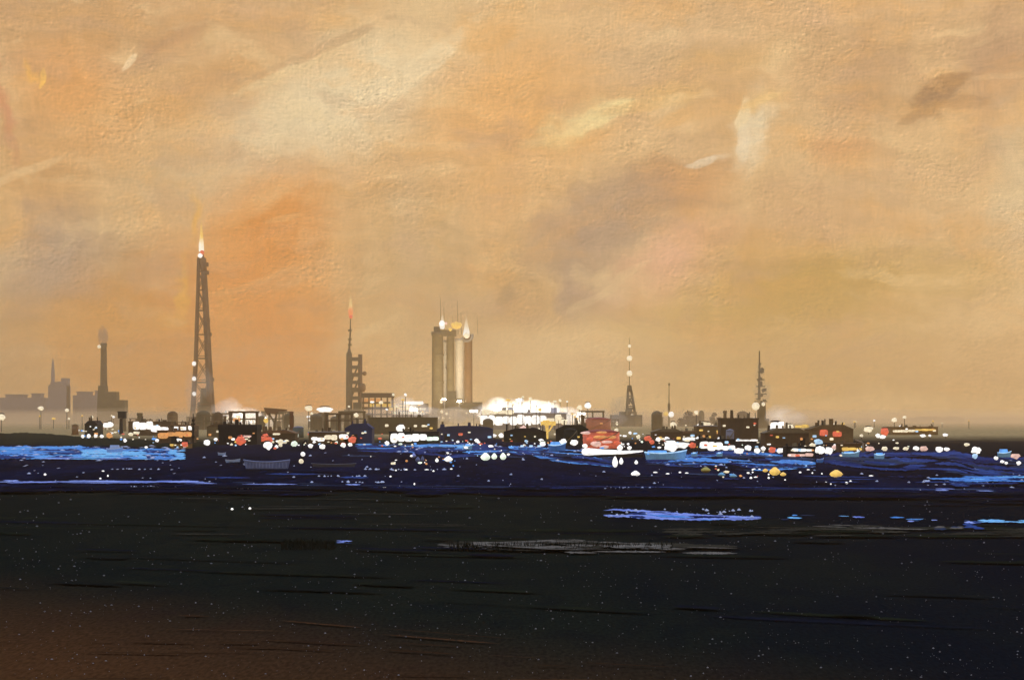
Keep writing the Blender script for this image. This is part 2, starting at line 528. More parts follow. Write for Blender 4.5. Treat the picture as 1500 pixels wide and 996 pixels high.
gx = [-2600 + 100 * i for i in range(53)]
gy = [-40 + 10 * i for i in range(30)] + [260 + 60 * i for i in range(20)] + [1500 + 300 * i for i in range(16)]
gb = MB()
for y in gy:
    for x in gx:
        z = 0.0
        if y < 200:
            z = 0.12 * noise.noise((x * 0.07, y * 0.05, 0))
        gb.v.append((x, y, min(z, 0.05)))
w_ = len(gx)
for j in range(len(gy) - 1):
    for i in range(w_ - 1):
        gb.f.append((j * w_ + i, j * w_ + i + 1, (j + 1) * w_ + i + 1, (j + 1) * w_ + i))
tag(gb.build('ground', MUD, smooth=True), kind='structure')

# low hills on the far side
hb = MB()
hn = 160
for j, (yy, k) in enumerate(((4700, 0.0), (5000, 0.75), (5350, 1.0), (5800, 0.0))):
    for i in range(hn):
        x = -2500 + 5000 * i / (hn - 1)
        hgt = 12 + 8 * noise.noise((x * 0.0016, 3.1, 0)) + 5 * noise.noise((x * 0.006, 9, j * 0.4)) + 6 * max(0, (-x - 600) / 900)
        hb.v.append((x, yy, hgt * k - 0.3))
for j in range(3):
    for i in range(hn - 1):
        hb.f.append((j * hn + i, j * hn + i + 1, (j + 1) * hn + i + 1, (j + 1) * hn + i))
tag(hb.build('hills', mat('hill_scrub', (0.62, 0.45, 0.22), 0.95, 0.0, scale=0.01), smooth=True), kind='structure')

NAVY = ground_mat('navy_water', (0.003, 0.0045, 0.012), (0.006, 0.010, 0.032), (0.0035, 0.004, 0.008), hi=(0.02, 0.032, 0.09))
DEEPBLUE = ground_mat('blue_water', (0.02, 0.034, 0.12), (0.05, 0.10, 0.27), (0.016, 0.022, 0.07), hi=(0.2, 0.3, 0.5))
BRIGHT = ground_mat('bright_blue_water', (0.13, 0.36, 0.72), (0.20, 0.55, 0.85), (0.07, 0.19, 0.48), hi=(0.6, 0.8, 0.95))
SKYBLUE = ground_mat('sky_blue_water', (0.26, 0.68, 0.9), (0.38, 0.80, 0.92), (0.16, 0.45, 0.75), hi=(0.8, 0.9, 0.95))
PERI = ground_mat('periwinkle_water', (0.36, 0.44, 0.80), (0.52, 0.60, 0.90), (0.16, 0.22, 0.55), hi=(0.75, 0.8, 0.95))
SLATE = ground_mat('slate_water', (0.03, 0.045, 0.08), (0.05, 0.07, 0.11), (0.02, 0.03, 0.05))
SAND = ground_mat('pale_silt', (0.16, 0.13, 0.085), (0.24, 0.20, 0.135), (0.08, 0.065, 0.042), sx=1.5, sy=0.2)
OLIVE = ground_mat('olive_silt', (0.04, 0.034, 0.019), (0.062, 0.052, 0.03), (0.02, 0.018, 0.012), sx=0.8, sy=0.15)
DKGREEN = ground_mat('saltmarsh', (0.010, 0.013, 0.007), (0.022, 0.026, 0.011), (0.006, 0.007, 0.007))


def ribbon(name, top, bot, material, z=0.03, rag=2.0, step=1.6, seed=0, period=22.0):
    """an irregular patch of water or silt lying on the flat: top and bottom shore as (px, py)"""
    x0, x1 = max(top[0][0], bot[0][0]), min(top[-1][0], bot[-1][0])
    n = max(6, int((x1 - x0) / step))
    b = MB()
    for i in range(n + 1):
        px = x0 + (x1 - x0) * i / n
        a, c = lerp_pts(top, px), lerp_pts(bot, px)
        t_ = min(px - x0, x1 - px) / max(1.0, min(16.0, (x1 - x0) * .25))
        mid = (a + c) / 2
        if name == 'water' and -30 < px < 1530 and t_ < 1:
            k_ = max(0.03, t_) ** .6
            a, c = mid + (a - mid) * k_, mid + (c - mid) * k_
        a += rag * (noise.noise((px / period, seed, 0)) + 0.7 * noise.noise((px / 6.0, seed, 3)) + 0.5 * noise.noise((px / 2.6, seed, 5)))
        c += rag * (noise.noise((px / period, seed, 7)) + 0.7 * noise.noise((px / 6.0, seed, 11)) + 0.5 * noise.noise((px / 2.6, seed, 13)))
        if a > c - 0.25:
            a = c - 0.25
        for k in range(4):
            py = a + (c - a) * k / 3
            b.v.append(GP(px, py, z))
    for i in range(n):
        for k in range(3):
            b.f.append((i * 4 + k + 1, (i + 1) * 4 + k + 1, (i + 1) * 4 + k, i * 4 + k))
    return tag(b.build(name, material), kind='structure')


L = -260; RR = 1780
ribbon('saltmarsh', [(L, 634), (60, 634), (120, 640), (250, 646), (300, 650)], [(L, 655), (300, 664)], DKGREEN, 0.02, 1.5, seed=1)
ribbon('water', [(L, 650), (100, 652), (250, 656), (300, 655), (330, 650), (450, 651), (560, 653), (640, 643), (740, 643), (830, 652), (870, 660), (1000, 660),
                 (1110, 662), (1200, 664), (1300, 657), (1400, 659), (1440, 668), (RR, 674)],
       [(L, 712), (300, 716), (500, 720), (800, 724), (1100, 726), (RR, 728)], NAVY, 0.04, 1.2, seed=2)
def strokes(name, top, bot, mats, n, length=(30, 130), thick=(1.0, 3.5), z0=0.07, seed=0):
    """an area of shallow water or silt broken into thin ragged tongues, as wind and tide draw them"""
    rnd = random.Random(seed * 91 + 5)
    x0, x1 = max(top[0][0], bot[0][0]), min(top[-1][0], bot[-1][0])
    vv, ff, mi = [], [], []
    for k in range(n):
        ln_ = rnd.uniform(*length)
        c = rnd.uniform(x0, x1)
        a, b_ = max(x0, c - ln_ / 2), min(x1, c + ln_ / 2)
        if b_ - a < 6:
            continue
        f = rnd.random(); th = rnd.uniform(*thick); sl = rnd.uniform(-.012, .012)
        m_ = rnd.randrange(len(mats)); zz = z0 + k * 0.0013
        nn = max(4, int((b_ - a) / 1.8)); i0 = len(vv)
        for q_ in range(nn + 1):
            px = a + (b_ - a) * q_ / nn
            y_ = lerp_pts(top, px) * (1 - f) + lerp_pts(bot, px) * f + sl * (px - c)
            e = min(q_, nn - q_) / nn * 2
            h_ = th / 2 * max(.05, min(1, e * 2.2)) ** .7
            up = h_ * (1 + .9 * noise.noise((px / 7, k, seed)) + .6 * noise.noise((px / 2.4, k, seed + 9)))
            dn = h_ * (1 + .9 * noise.noise((px / 7, k, seed + 4)) + .6 * noise.noise((px / 2.4, k, seed + 13)))
            vv.append(GP(px, y_ + max(.08, dn), zz)); vv.append(GP(px, y_ - max(.08, up), zz))
        for q_ in range(nn):
            ff.append((i0 + 2 * q_, i0 + 2 * q_ + 2, i0 + 2 * q_ + 3, i0 + 2 * q_ + 1)); mi.append(m_)
    me = bpy.data.meshes.new(name); me.from_pydata(vv, [], ff)
    for m_ in mats:
        me.materials.append(m_)
    me.polygons.foreach_set('material_index', mi); me.update()
    o_ = bpy.data.objects.new(name, me); COL.objects.link(o_)
    return tag(o_, kind='structure')


# left reach: blue, then pale cyan
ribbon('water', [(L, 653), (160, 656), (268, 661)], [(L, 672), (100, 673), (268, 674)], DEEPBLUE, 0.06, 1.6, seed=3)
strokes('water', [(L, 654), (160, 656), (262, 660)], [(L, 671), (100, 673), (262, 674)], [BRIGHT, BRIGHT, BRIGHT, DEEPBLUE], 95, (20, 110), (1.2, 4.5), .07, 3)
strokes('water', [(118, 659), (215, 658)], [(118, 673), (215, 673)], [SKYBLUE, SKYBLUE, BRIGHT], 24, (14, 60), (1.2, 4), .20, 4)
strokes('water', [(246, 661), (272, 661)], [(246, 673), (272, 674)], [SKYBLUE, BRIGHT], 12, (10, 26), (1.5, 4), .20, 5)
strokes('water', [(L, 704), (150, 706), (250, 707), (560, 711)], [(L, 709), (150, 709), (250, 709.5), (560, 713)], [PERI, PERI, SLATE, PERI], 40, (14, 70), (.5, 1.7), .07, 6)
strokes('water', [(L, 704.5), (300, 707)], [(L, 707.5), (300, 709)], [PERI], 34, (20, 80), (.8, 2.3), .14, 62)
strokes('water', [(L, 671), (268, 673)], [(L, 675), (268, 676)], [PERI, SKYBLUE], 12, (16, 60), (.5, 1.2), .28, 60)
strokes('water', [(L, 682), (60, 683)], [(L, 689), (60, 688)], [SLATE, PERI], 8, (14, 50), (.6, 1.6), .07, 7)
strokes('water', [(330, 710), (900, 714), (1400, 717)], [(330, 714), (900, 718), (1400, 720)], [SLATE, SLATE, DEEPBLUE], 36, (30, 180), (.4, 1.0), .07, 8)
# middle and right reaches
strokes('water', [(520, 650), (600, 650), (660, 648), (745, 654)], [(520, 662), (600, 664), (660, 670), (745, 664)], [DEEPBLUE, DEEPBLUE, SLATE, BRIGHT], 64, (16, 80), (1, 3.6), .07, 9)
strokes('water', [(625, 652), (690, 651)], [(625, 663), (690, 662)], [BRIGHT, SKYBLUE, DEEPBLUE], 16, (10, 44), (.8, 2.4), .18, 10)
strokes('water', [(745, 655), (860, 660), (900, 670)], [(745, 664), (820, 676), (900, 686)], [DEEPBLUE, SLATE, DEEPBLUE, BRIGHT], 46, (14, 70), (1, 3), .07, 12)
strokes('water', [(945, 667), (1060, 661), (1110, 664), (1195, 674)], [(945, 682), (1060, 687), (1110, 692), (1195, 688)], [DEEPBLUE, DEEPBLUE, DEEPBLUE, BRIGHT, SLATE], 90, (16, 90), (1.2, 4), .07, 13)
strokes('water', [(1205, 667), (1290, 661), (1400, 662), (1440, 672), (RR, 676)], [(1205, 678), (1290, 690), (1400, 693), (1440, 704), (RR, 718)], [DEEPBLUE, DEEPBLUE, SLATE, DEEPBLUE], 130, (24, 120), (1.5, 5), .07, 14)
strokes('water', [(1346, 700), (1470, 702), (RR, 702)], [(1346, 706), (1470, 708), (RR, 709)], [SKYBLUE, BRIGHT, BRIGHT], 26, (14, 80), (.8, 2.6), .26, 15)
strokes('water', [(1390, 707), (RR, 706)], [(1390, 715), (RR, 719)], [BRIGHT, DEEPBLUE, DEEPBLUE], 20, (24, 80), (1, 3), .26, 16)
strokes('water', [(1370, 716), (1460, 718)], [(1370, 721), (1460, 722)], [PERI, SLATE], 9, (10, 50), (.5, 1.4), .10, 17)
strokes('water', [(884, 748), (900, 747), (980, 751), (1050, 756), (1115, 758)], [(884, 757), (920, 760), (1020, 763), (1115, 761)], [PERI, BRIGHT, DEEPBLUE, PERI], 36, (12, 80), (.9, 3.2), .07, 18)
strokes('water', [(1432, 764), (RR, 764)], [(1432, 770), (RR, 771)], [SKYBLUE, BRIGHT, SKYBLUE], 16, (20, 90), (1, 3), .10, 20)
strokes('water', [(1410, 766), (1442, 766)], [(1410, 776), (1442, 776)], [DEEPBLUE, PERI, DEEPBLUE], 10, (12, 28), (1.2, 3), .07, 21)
strokes('water', [(300, 664), (700, 668), (1200, 690), (RR, 700)], [(300, 705), (700, 708), (1200, 710), (RR, 712)], [NAVY, SLATE, DEEPBLUE, NAVY], 54, (20, 110), (.7, 2.6), .10, 61)
strokes('water', [(1110, 755), (1420, 762)], [(1110, 762), (1420, 768)], [SKYBLUE, SLATE, PERI, BRIGHT], 14, (8, 24), (.6, 2.2), .09, 30)
strokes('water', [(1368, 772), (1412, 772)], [(1368, 778), (1412, 778)], [SLATE, SLATE, SAND], 7, (12, 40), (1, 2.6), .09, 33)
strokes('water', [(484, 794), (516, 794)], [(484, 798), (516, 798)], [PERI, SLATE], 4, (12, 30), (.6, 1.4), .09, 34)
# silt bars and streaks
strokes('silt', [(640, 796), (840, 793), (1080, 802)], [(640, 804), (840, 811), (1080, 813)], [OLIVE, OLIVE, SAND], 44, (30, 170), (.8, 3.2), .05, 46)
strokes('silt', [(690, 799), (800, 797), (985, 800)], [(690, 803), (800, 809), (985, 807)], [SAND, OLIVE, SAND, SAND], 52, (20, 120), (.8, 3.2), .12, 47)
strokes('silt', [(970, 770), (1250, 767), (RR, 774)], [(970, 788), (1250, 788), (RR, 786)], [OLIVE, OLIVE, DKGREEN], 50, (40, 220), (1, 3.5), .05, 48)
strokes('silt', [(1190, 770), (1360, 776)], [(1190, 776), (1360, 779)], [SAND, OLIVE], 9, (20, 90), (.7, 2), .12, 49)
strokes('silt', [(250, 730), (480, 730), (700, 732)], [(250, 800), (480, 800), (700, 800)], [OLIVE, DKGREEN, OLIVE], 18, (40, 170), (.5, 1.3), .07, 50)
BLUECLAY = ground_mat('blue_clay', (0.006, 0.0075, 0.013), (0.010, 0.012, 0.018), (0.005, 0.006, 0.008), sx=1.2, sy=.3)
BROWNSILT = ground_mat('brown_silt', (0.065, 0.027, 0.0095), (0.11, 0.05, 0.019), (0.045, 0.02, 0.008), sx=2.5, sy=.6)
BROWNDARK = ground_mat('dark_brown_silt', (0.045, 0.019, 0.007), (0.06, 0.026, 0.009), (0.035, 0.015, 0.0065), sx=2.5, sy=.6)
BLACKSILT = ground_mat('black_silt', (0.0085, 0.0105, 0.0078), (0.013, 0.0145, 0.0105), (0.0075, 0.009, 0.007), sx=2, sy=.5)
strokes('silt', [(L, 725), (RR, 728)], [(L, 850), (RR, 950)], [BLUECLAY, BLUECLAY, DKGREEN, BLACKSILT], 60, (60, 300), (.8, 4), .03, 51)
strokes('silt', [(L, 713), (RR, 722)], [(L, 722), (RR, 738)], [NAVY, BLUECLAY, NAVY], 110, (40, 260), (.8, 4), .16, 53)
strokes('silt', [(L, 890), (400, 905), (1000, 960)], [(L, 1010), (400, 1010), (1000, 1010)], [BROWNSILT, BROWNDARK, BROWNDARK], 30, (40, 200), (.4, 1.8), .04, 52)

# reeds standing along the pale silt bar, and flecks of shell in the mud
rb = MB()
for k in range(900):
    px = random.uniform(660, 985) if k < 560 else random.uniform(412, 490)
    py = 804 + random.gauss(0, 1.8) if k < 560 else random.uniform(794, 806)
    x, y, _ = GP(px, py)
    h_ = random.uniform(0.12, 0.42) * (1.0 if k < 560 else 0.75)
    a = random.uniform(-0.15, 0.15); w = random.uniform(0.012, 0.03)
    i = len(rb.v)
    dy = random.uniform(-.05, .05)
    rb.v += [(x - w, y, 0), (x + w, y, 0), (x + a * 0.5 + w * .6, y + dy, h_ * 0.6), (x + a * 0.5 - w * .6, y + dy, h_ * .6), (x + a, y + 2 * dy, h_)]
    rb.f += [(i, i + 1, i + 2, i + 3), (i + 3, i + 2, i + 4)]
tag(rb.build('reeds', mat('reed', (0.012, 0.014, 0.008), 0.9, 0.0)), 'short dark reeds fringing the pale bar in the mud', 'reeds', kind='stuff')

fb = MB()
for k in range(3300):
    px = random.uniform(-20, 1520); py = 712 + 290 * random.random() ** 0.9
    if noise.noise((px / 70, py / 26, 4)) + .6 * noise.noise((px / 22, py / 9, 8)) < random.uniform(-.5, .35):
        continue
    x, y, _ = GP(px, py)
    s = S(random.choice((0.3, 0.35, 0.4, 0.45, 0.5, 0.6, 0.7, 1.2)), y)
    a = random.uniform(0, 6.28)
    i = len(fb.v)
    zz = 0.065
    ex = random.uniform(0.7, 1.9)
    for dx, dy, dz in ((1, 0, 0), (0, 1, 0), (-1, 0, 0), (0, -1, 0), (0, 0, 1.2), (0, 0, -.6)):
        fb.v.append((x + s * ex * (dx * math.cos(a) - dy * math.sin(a)), y + s * (dx * math.sin(a) + dy * math.cos(a)), zz + dz * s * random.uniform(0.7, 1.1)))
    for p_, q_ in ((0, 1), (1, 2), (2, 3), (3, 0)):
        fb.f += [(i + p_, i + q_, i + 4), (i + q_, i + p_, i + 5)]
tag(fb.build('shell_flecks', mat('shell', (0.42, 0.40, 0.36), 0.8, 0.1, 0.8, scale=0.8)), 'tiny pale shell and stone flecks strewn over the dark mud', 'shells', kind='stuff')

def flecks(name, label, spots, m_, zz=0.12):
    b = MB()
    for (px, py, wpx, hpx) in spots:
        x, y, _ = GP(px, py)
        w = S(wpx, y) / 2; dep = hpx * y * y / (CAMH * F) / 2
        i = len(b.v); n = 7; ph = random.random() * 6
        for k in range(n):
            a = 2 * math.pi * k / n + ph
            f = random.uniform(.55, 1.25)
            b.v.append((x + math.cos(a) * w * f, y + math.sin(a) * dep * f, zz))
        b.v.append((x, y, zz + min(w, .25) * .8)); b.v.append((x, y, zz - .05))
        for k in range(n):
            b.f += [(i + k, i + (k + 1) % n, i + n), (i + (k + 1) % n, i + k, i + n + 1)]
    tag(b.build(name, m_), label, name.replace('_', ' '), kind='stuff')


sp_ = []
for _ in range(300):   # foam and painted glints along the bright channels
    a, b_, c, e = random.choice(((5, 270, 653, 674), (5, 270, 655, 674), (110, 268, 656, 676), (560, 735, 650, 667), (590, 690, 652, 664), (750, 860, 652, 676), (945, 1190, 662, 688), (1350, 1500, 699, 716), (885, 1110, 748, 761)))
    sp_.append((random.uniform(a, b_), random.uniform(c, e), random.choice((1.2, 1.8, 2.5, 4, 7)), random.choice((.5, .7, 1.0))))
for _ in range(130):   # glints on the dark water, painted as pale flecks
    sp_.append((random.uniform(0, 1500), 664 + 58 * random.random(), random.choice((1, 1.4, 2.2, 5)), random.choice((.4, .5, .7))))
for k in range(9):   # wavering foam lines
    x_ = random.uniform(150, 1300); y_ = random.choice((708, 711, 716, 717, 688, 700)) + random.uniform(-2, 2)
    for j in range(random.randint(6, 16)):
        sp_.append((x_ + j * random.uniform(4, 9), y_ + random.uniform(-.8, .8), random.uniform(2, 6), .5))
flecks('foam_and_glints', 'white and pale blue ripple foam and painted glints scattered over the dark and blue water', sp_, mat('foam', (.80, .84, .90), .8, .1, .3, .6))

# ------------------------------------------------------------------ palette
STEEL = mat('weathered_steel', (0.27, 0.20, 0.085), 0.75, 0.2, 0.45, 0.15)
STEEL_WARM = mat('rusted_steel', (0.31, 0.17, 0.065), 0.8, 0.15, 0.4, 0.12)
OLIVEST = mat('olive_plate', (0.22, 0.17, 0.07), 0.8, 0.15, 0.45, 0.12)
PALEST = mat('pale_plate', (0.46, 0.40, 0.30), 0.7, 0.2, 0.3, 0.1)
DARK = mat('tarred_steel', (0.018, 0.017, 0.016), 0.8, 0.1, 0.4, 0.3)
GREENDK = mat('dark_green_sheet', (0.022, 0.027, 0.016), 0.8, 0.1, 0.4, 0.3)
GREY = mat('grey_concrete', (0.30, 0.29, 0.29), 0.9, 0.1, 0.3, 0.05)
BROWN = mat('brown_sheet', (0.16, 0.10, 0.04), 0.85, 0.1, 0.5, 0.25)
OCHRE = mat('ochre_sheet', (0.30, 0.19, 0.065), 0.85, 0.1, 0.5, 0.25)
NAVYST = mat('navy_sheet', (0.030, 0.048, 0.115), 0.7, 0.1, 0.4, 0.3)
BLUEP = mat('blue_paint', (0.10, 0.38, 0.85), 0.6, 0.15, 0.4, 1.2)
SKYP = mat('sky_blue_paint', (0.36, 0.78, 0.95), 0.6, 0.15, 0.35, 1.0)
SLATEP = mat('slate_paint', (0.26, 0.33, 0.52), 0.7, 0.1, 0.5, 2.0)
WHITEP = mat('white_paint', (0.78, 0.78, 0.76), 0.5, 0.2, 0.15, 2.0)
REDP = mat('red_paint', (0.55, 0.10, 0.05), 0.6, 0.2, 0.4, 0.4)
ORANGEP = mat('orange_paint', (0.85, 0.45, 0.08), 0.5, 0.2, 0.25, 2.0)
YELLOWP = mat('yellow_paint', (0.75, 0.62, 0.12), 0.5, 0.2, 0.25, 2.0)
LEAF = mat('grey_foliage', (0.15, 0.125, 0.095), 0.9, 0.0, 0.4, 0.5)
BARK = mat('bark', (0.06, 0.045, 0.03), 0.9, 0.0)

LIT = {
    'white': glow('white_light', (1.0, 0.97, 0.90), 1.5),
    'cream': glow('cream_light', (1.0, 0.86, 0.58), 1.15),
    'green white': glow('greenish_light', (0.88, 1.0, 0.80), 1.3),
    'red': glow('red_light', (0.90, 0.16, 0.07), 0.95),
    'pink': glow('pink_light', (0.98, 0.62, 0.50), 1.0),
    'orange': glow('orange_light', (0.95, 0.42, 0.12), 0.9),
    'amber': glow('amber_light', (0.98, 0.62, 0.13), 1.0),
    'blue': glow('blue_light', (0.13, 0.42, 0.95), 1.0),
    'pale blue': glow('pale_blue_light', (0.50, 0.76, 1.0), 1.1),
}
FLOODWHITE = glow('flood_white', (1.0, 0.97, 0.92), 2.2, sample=True)
FLAME_Y = flame_mat('yellow_flame', (1.0, 0.93, 0.75), (0.95, 0.62, 0.12), 1.25)
FLAME_W = flame_mat('white_flame', (1.0, 0.96, 0.86), (0.98, 0.85, 0.62), 1.15)
FLAME_O = flame_mat('orange_flame', (0.95, 0.30, 0.12), (1.0, 0.72, 0.30), 1.05)


def flame(parent, x, z, w, h_, m_, y=0.0, seed=0):
    prof = [(w * 0.28, 0), (w * 0.48, h_ * 0.10), (w * 0.5, h_ * 0.22), (w * 0.36, h_ * 0.42), (w * 0.22, h_ * 0.62), (w * 0.1, h_ * 0.84), (w * 0.02, h_)]
    b = MB().lathe(prof, 12, (0, 0, 0), 0.3, seed)
    return b.build('flame', m_, parent, True, (x, y, z))


def lamp_part(parent, x, y, z, r, kind, name='lamp'):
    return MB().ball((0, 0, 0), r, 12, 8, 0.08, random.random() * 9).build(name, LIT[kind], parent, True, (x, y, z))


def lattice(levels, r_leg, r_brace, name_parent, leg_mat, brace_mat, skip_top=False):
    """levels: (z, xl, xr, half depth). four legs, horizontals and cross-bracing"""
    for sx_ in (1, 2):
        for sy_ in (-1, 1):
            b = MB()
            for a, c in zip(levels, levels[1:]):
                b.bar((a[sx_], sy_ * a[3], a[0]), (c[sx_], sy_ * c[3], c[0]), r_leg, r_leg * 0.95)
            b.build('leg', leg_mat, name_parent)
    b = MB()
    for a, c in zip(levels, levels[1:]):
        for sy_ in (-1, 1):
            b.bar((a[1], sy_ * a[3], a[0]), (c[2], sy_ * c[3], c[0]), r_brace, n=6)
            b.bar((a[2], sy_ * a[3], a[0]), (c[1], sy_ * c[3], c[0]), r_brace, n=6)
            b.bar((c[1], sy_ * c[3], c[0]), (c[2], sy_ * c[3], c[0]), r_brace, n=6)
        for i in (1, 2):
            b.bar((a[i], -a[3], a[0]), (c[i], c[3], c[0]), r_brace, n=6)
            b.bar((c[i], -c[3], c[0]), (c[i], c[3], c[0]), r_brace, n=6)
    b.build('bracing', brace_mat, name_parent)


# ------------------------------------------------------------------ tall flare tower
KS = 1.75
d = 1200.0; u = d / F; x0 = X(296, d)
T = thing('flare_tower', 'tallest flare tower, tapering brown lattice with long yellow flame at its top', 'flare tower', (x0, d, 0))
def xl(px): return (px - 296) * u
lv = []
for py, a, b_ in ((628, 281, 313), (592, 283, 311), (560, 285, 309), (525, 287, 307), (490, 288, 305.5), (455, 289, 303.5), (425, 290, 302), (398, 290.5, 300.5), (378, 291, 299.5)):
    lv.append((max(0, Z(py, d)), xl(a), xl(b_), (b_ - a) / 2 * u * 0.8))
lattice(lv, 0.85, 0.28, T, STEEL_WARM, STEEL_WARM)
# riser pipe beside the right-hand legs with ladder cage lumps
b = MB()
pts = [(xl(p), -1.5, Z(y, d)) for p, y in ((307, 628), (306, 560), (304.5, 525), (303, 490), (301.5, 455), (300, 425), (298.5, 398), (296, 376))]
pts[0] = (pts[0][0], -1.5, 0.0)
for p, q_ in zip(pts, pts[1:]):
    b.bar(p, q_, 1.7, 1.5, 10)
b.build('riser_pipe', STEEL_WARM, T, True)
for p, y in ((307, 540), (308, 548), (310, 556), (306.5, 490), (304, 470), (302.5, 400), (302, 388), (306, 515)):
    MB().box((xl(p) + 0.6, -1.7, Z(y, d)), (2.2, 2.4, 1.6 + random.random() * 2)).build('ladder_cage', STEEL_WARM, T)
for y, w in ((560, 26), (525, 22), (455, 17)):
    b = MB().box((xl(296.5), 0, Z(y, d)), (w * u, w * u * 0.8, 0.7))
    for s_ in (-1, 1):
        b.bar((xl(296.5) - w * u / 2, s_ * w * u * .4, Z(y, d) + 1.5), (xl(296.5) + w * u / 2, s_ * w * u * .4, Z(y, d) + 1.5), 0.12, n=5)
    b.build('platform', STEEL, T)
b = MB().lathe([(1.3, 0), (1.6, 1.0), (1.1, 2.4), (1.5, 3.2)], 12)
b.build('burner_tip', REDP, T, True, (xl(295), 0, Z(377, d)))
flame(T, xl(295), Z(372.5, d), 7.5 * u, 58 * u, FLAME_Y, seed=2)
lamp_part(T, xl(294.5), -3, Z(375, d), 1.5, 'white'); lamp_part(T, xl(297), -2.6, Z(370.5, d), 1.4, 'red')
for y in (533, 555, 577):
    lamp_part(T, xl(286), -4.5, Z(y, d), 3.2 * u, 'white')
b = MB().box((xl(298), 0, Z(600, d) / 2 - 1), (27 * u, 12, Z(600, d) - 2)).box((xl(300), 0, Z(590, d) - 4), (18 * u, 9, 9)).box((xl(299), 1, Z(572, d) - 5), (12 * u, 7, 13), taper=0.7)
b.build('base_module', OLIVEST, T)

# ------------------------------------------------------------------ derrick with flare and open process building
d = 1150.0; u = d / F; x0 = X(515, d)
T = thing('flare_tower', 'shorter flare tower with twin columns joined by rungs and a red-tipped flame', 'flare tower', (x0, d, 0))
def xl(px): return (px - 515) * u
MB().lathe([(5.2 * u, 0), (4.8 * u, Z(590, d)), (4.5 * u, Z(540, d)), (4.2 * u, Z(518, d)), (2.4 * u, Z(515, d)), (2.0 * u, Z(511, d))], 14).build('column', STEEL, T, True, (xl(511.5), 0, 0))
MB().lathe([(3.4 * u, 0), (3.4 * u, Z(590, d)), (3.1 * u, Z(519, d))], 12).build('column', STEEL_WARM, T, True, (xl(527.5), 1.0, 0))
b = MB().bar((xl(511.5), 0, Z(514, d)), (xl(513), 0, Z(490, d)), 1.6 * u, 1.3 * u).bar((xl(513), 0, Z(490, d)), (xl(513.5), 0, Z(467, d)), 1.2 * u, 0.7 * u)
for y in (505, 497, 484):
    b.box((xl(512.5), 0, Z(y, d)), (5.5 * u, 3.2 * u, 1.0))
b.build('mast', STEEL, T)
for y, h_ in ((526, 2.2), (538, 2.0), (549, 2.4), (560, 2.0), (571, 2.8), (583, 2.2)):
    MB().box((xl(519.5), 0.5, Z(y, d)), (16 * u, 3.4, h_)).build('rung', STEEL, T)
MB().bar((xl(514), 0, Z(583, d)), (xl(527), 0, Z(552, d)), 0.55).bar((xl(514), 0, Z(560, d)), (xl(527), 0, Z(530, d)), 0.5).build('bracing', STEEL, T)
MB().ball((0, 0, 0), 3.2 * u, 12, 8).bar((-3.5 * u, 0, 0), (0, 0, 0), 0.5).build('drum', STEEL_WARM, T, True, (xl(534), 0, Z(547, d)))
MB().lathe([(3 * u, -6 * u), (5 * u, -2 * u), (5 * u, 3 * u), (2.5 * u, 6.5 * u)], 12).build('knockout_pot', STEEL_WARM, T, True, (xl(531), -1, Z(568, d)))
b = MB().box((xl(517), 0, Z(600, d) / 2), (32 * u, 12, Z(600, d)), taper=0.75).box((xl(515), -5, 3.5), (26 * u, 8, 7)).box((xl(524), 0, Z(593, d) - 2), (12 * u, 7, 7))
b.build('base_module', OLIVEST, T)
flame(T, xl(513.5), Z(464, d), 7 * u, 38 * u, FLAME_O, seed=5)
lamp_part(T, xl(514.5), -2, Z(464.5, d), 2.6 * u, 'red')

d = 1100.0; u = d / F; x0 = X(552, d)
T = thing('process_building', 'open brown steel process building with stacked decks and amber light beside the twin-column flare tower', 'building', (x0, d, 0))
def xl(px): return (px - 552) * u
for y, a, b_, h_ in ((579, 530, 577, 5.5), (590, 531, 572, 2.0), (598, 531, 577, 3.2), (607, 531, 580, 2.6)):
    MB().box(((xl(a) + xl(b_)) / 2, 0, Z(y, d)), ((b_ - a) * u, 9, h_ * u * 1.2)).build('deck', BROWN, T)
for p in (533, 541, 550, 559, 568, 575):
    MB().bar((xl(p), -3, 0), (xl(p), -3, Z(581, d)), 0.45).build('column', STEEL_WARM, T)
MB().box((xl(560), 2, Z(594, d)), (38 * u, 4, 3.2)).build('glow_wall', LIT['amber'], T)  # emits amber itself, in place of lamplight between the decks
MB().box((xl(545), 2.5, Z(586, d)), (24 * u, 4, 2)).build('glow_wall', LIT['orange'], T)  # orange glow put into this wall as well

# lit low hall right of it
d = 1060.0; u = d / F; x0 = X(600, d)
T = thing('lit_hall', 'cream-lit low hall between the open process building and the triple stack', 'building', (x0, d, 0))
b = MB().prism([(-27 * u, 0), (27 * u, 0), (27 * u, Z(606, d)), (5 * u, Z(601, d)), (-27 * u, Z(604, d))], 0, 14); b.build('wall', BROWN, T)
for k, (a, b_, y, h_, kk) in enumerate(((575, 622, 605, 4, 'cream'), (570, 600, 599, 4.5, 'amber'), (600, 624, 599, 3, 'cream'), (592, 620, 590, 4.5, 'white'), (585, 600, 594, 3, 'amber'))):
    MB().lathe([(0.5, 0), (0.5, .1)], 6)
    bb = MB().box(((a + b_) / 2 * u - 600 * u, -0.4, Z(y, d)), ((b_ - a) * u, 0.6, h_ * u))
    bb.build('lit_window', LIT[kk], T)
MB().box((6 * u, 4, Z(597, d)), (42 * u, 6, 12 * u)).build('upper_storey', OCHRE, T)

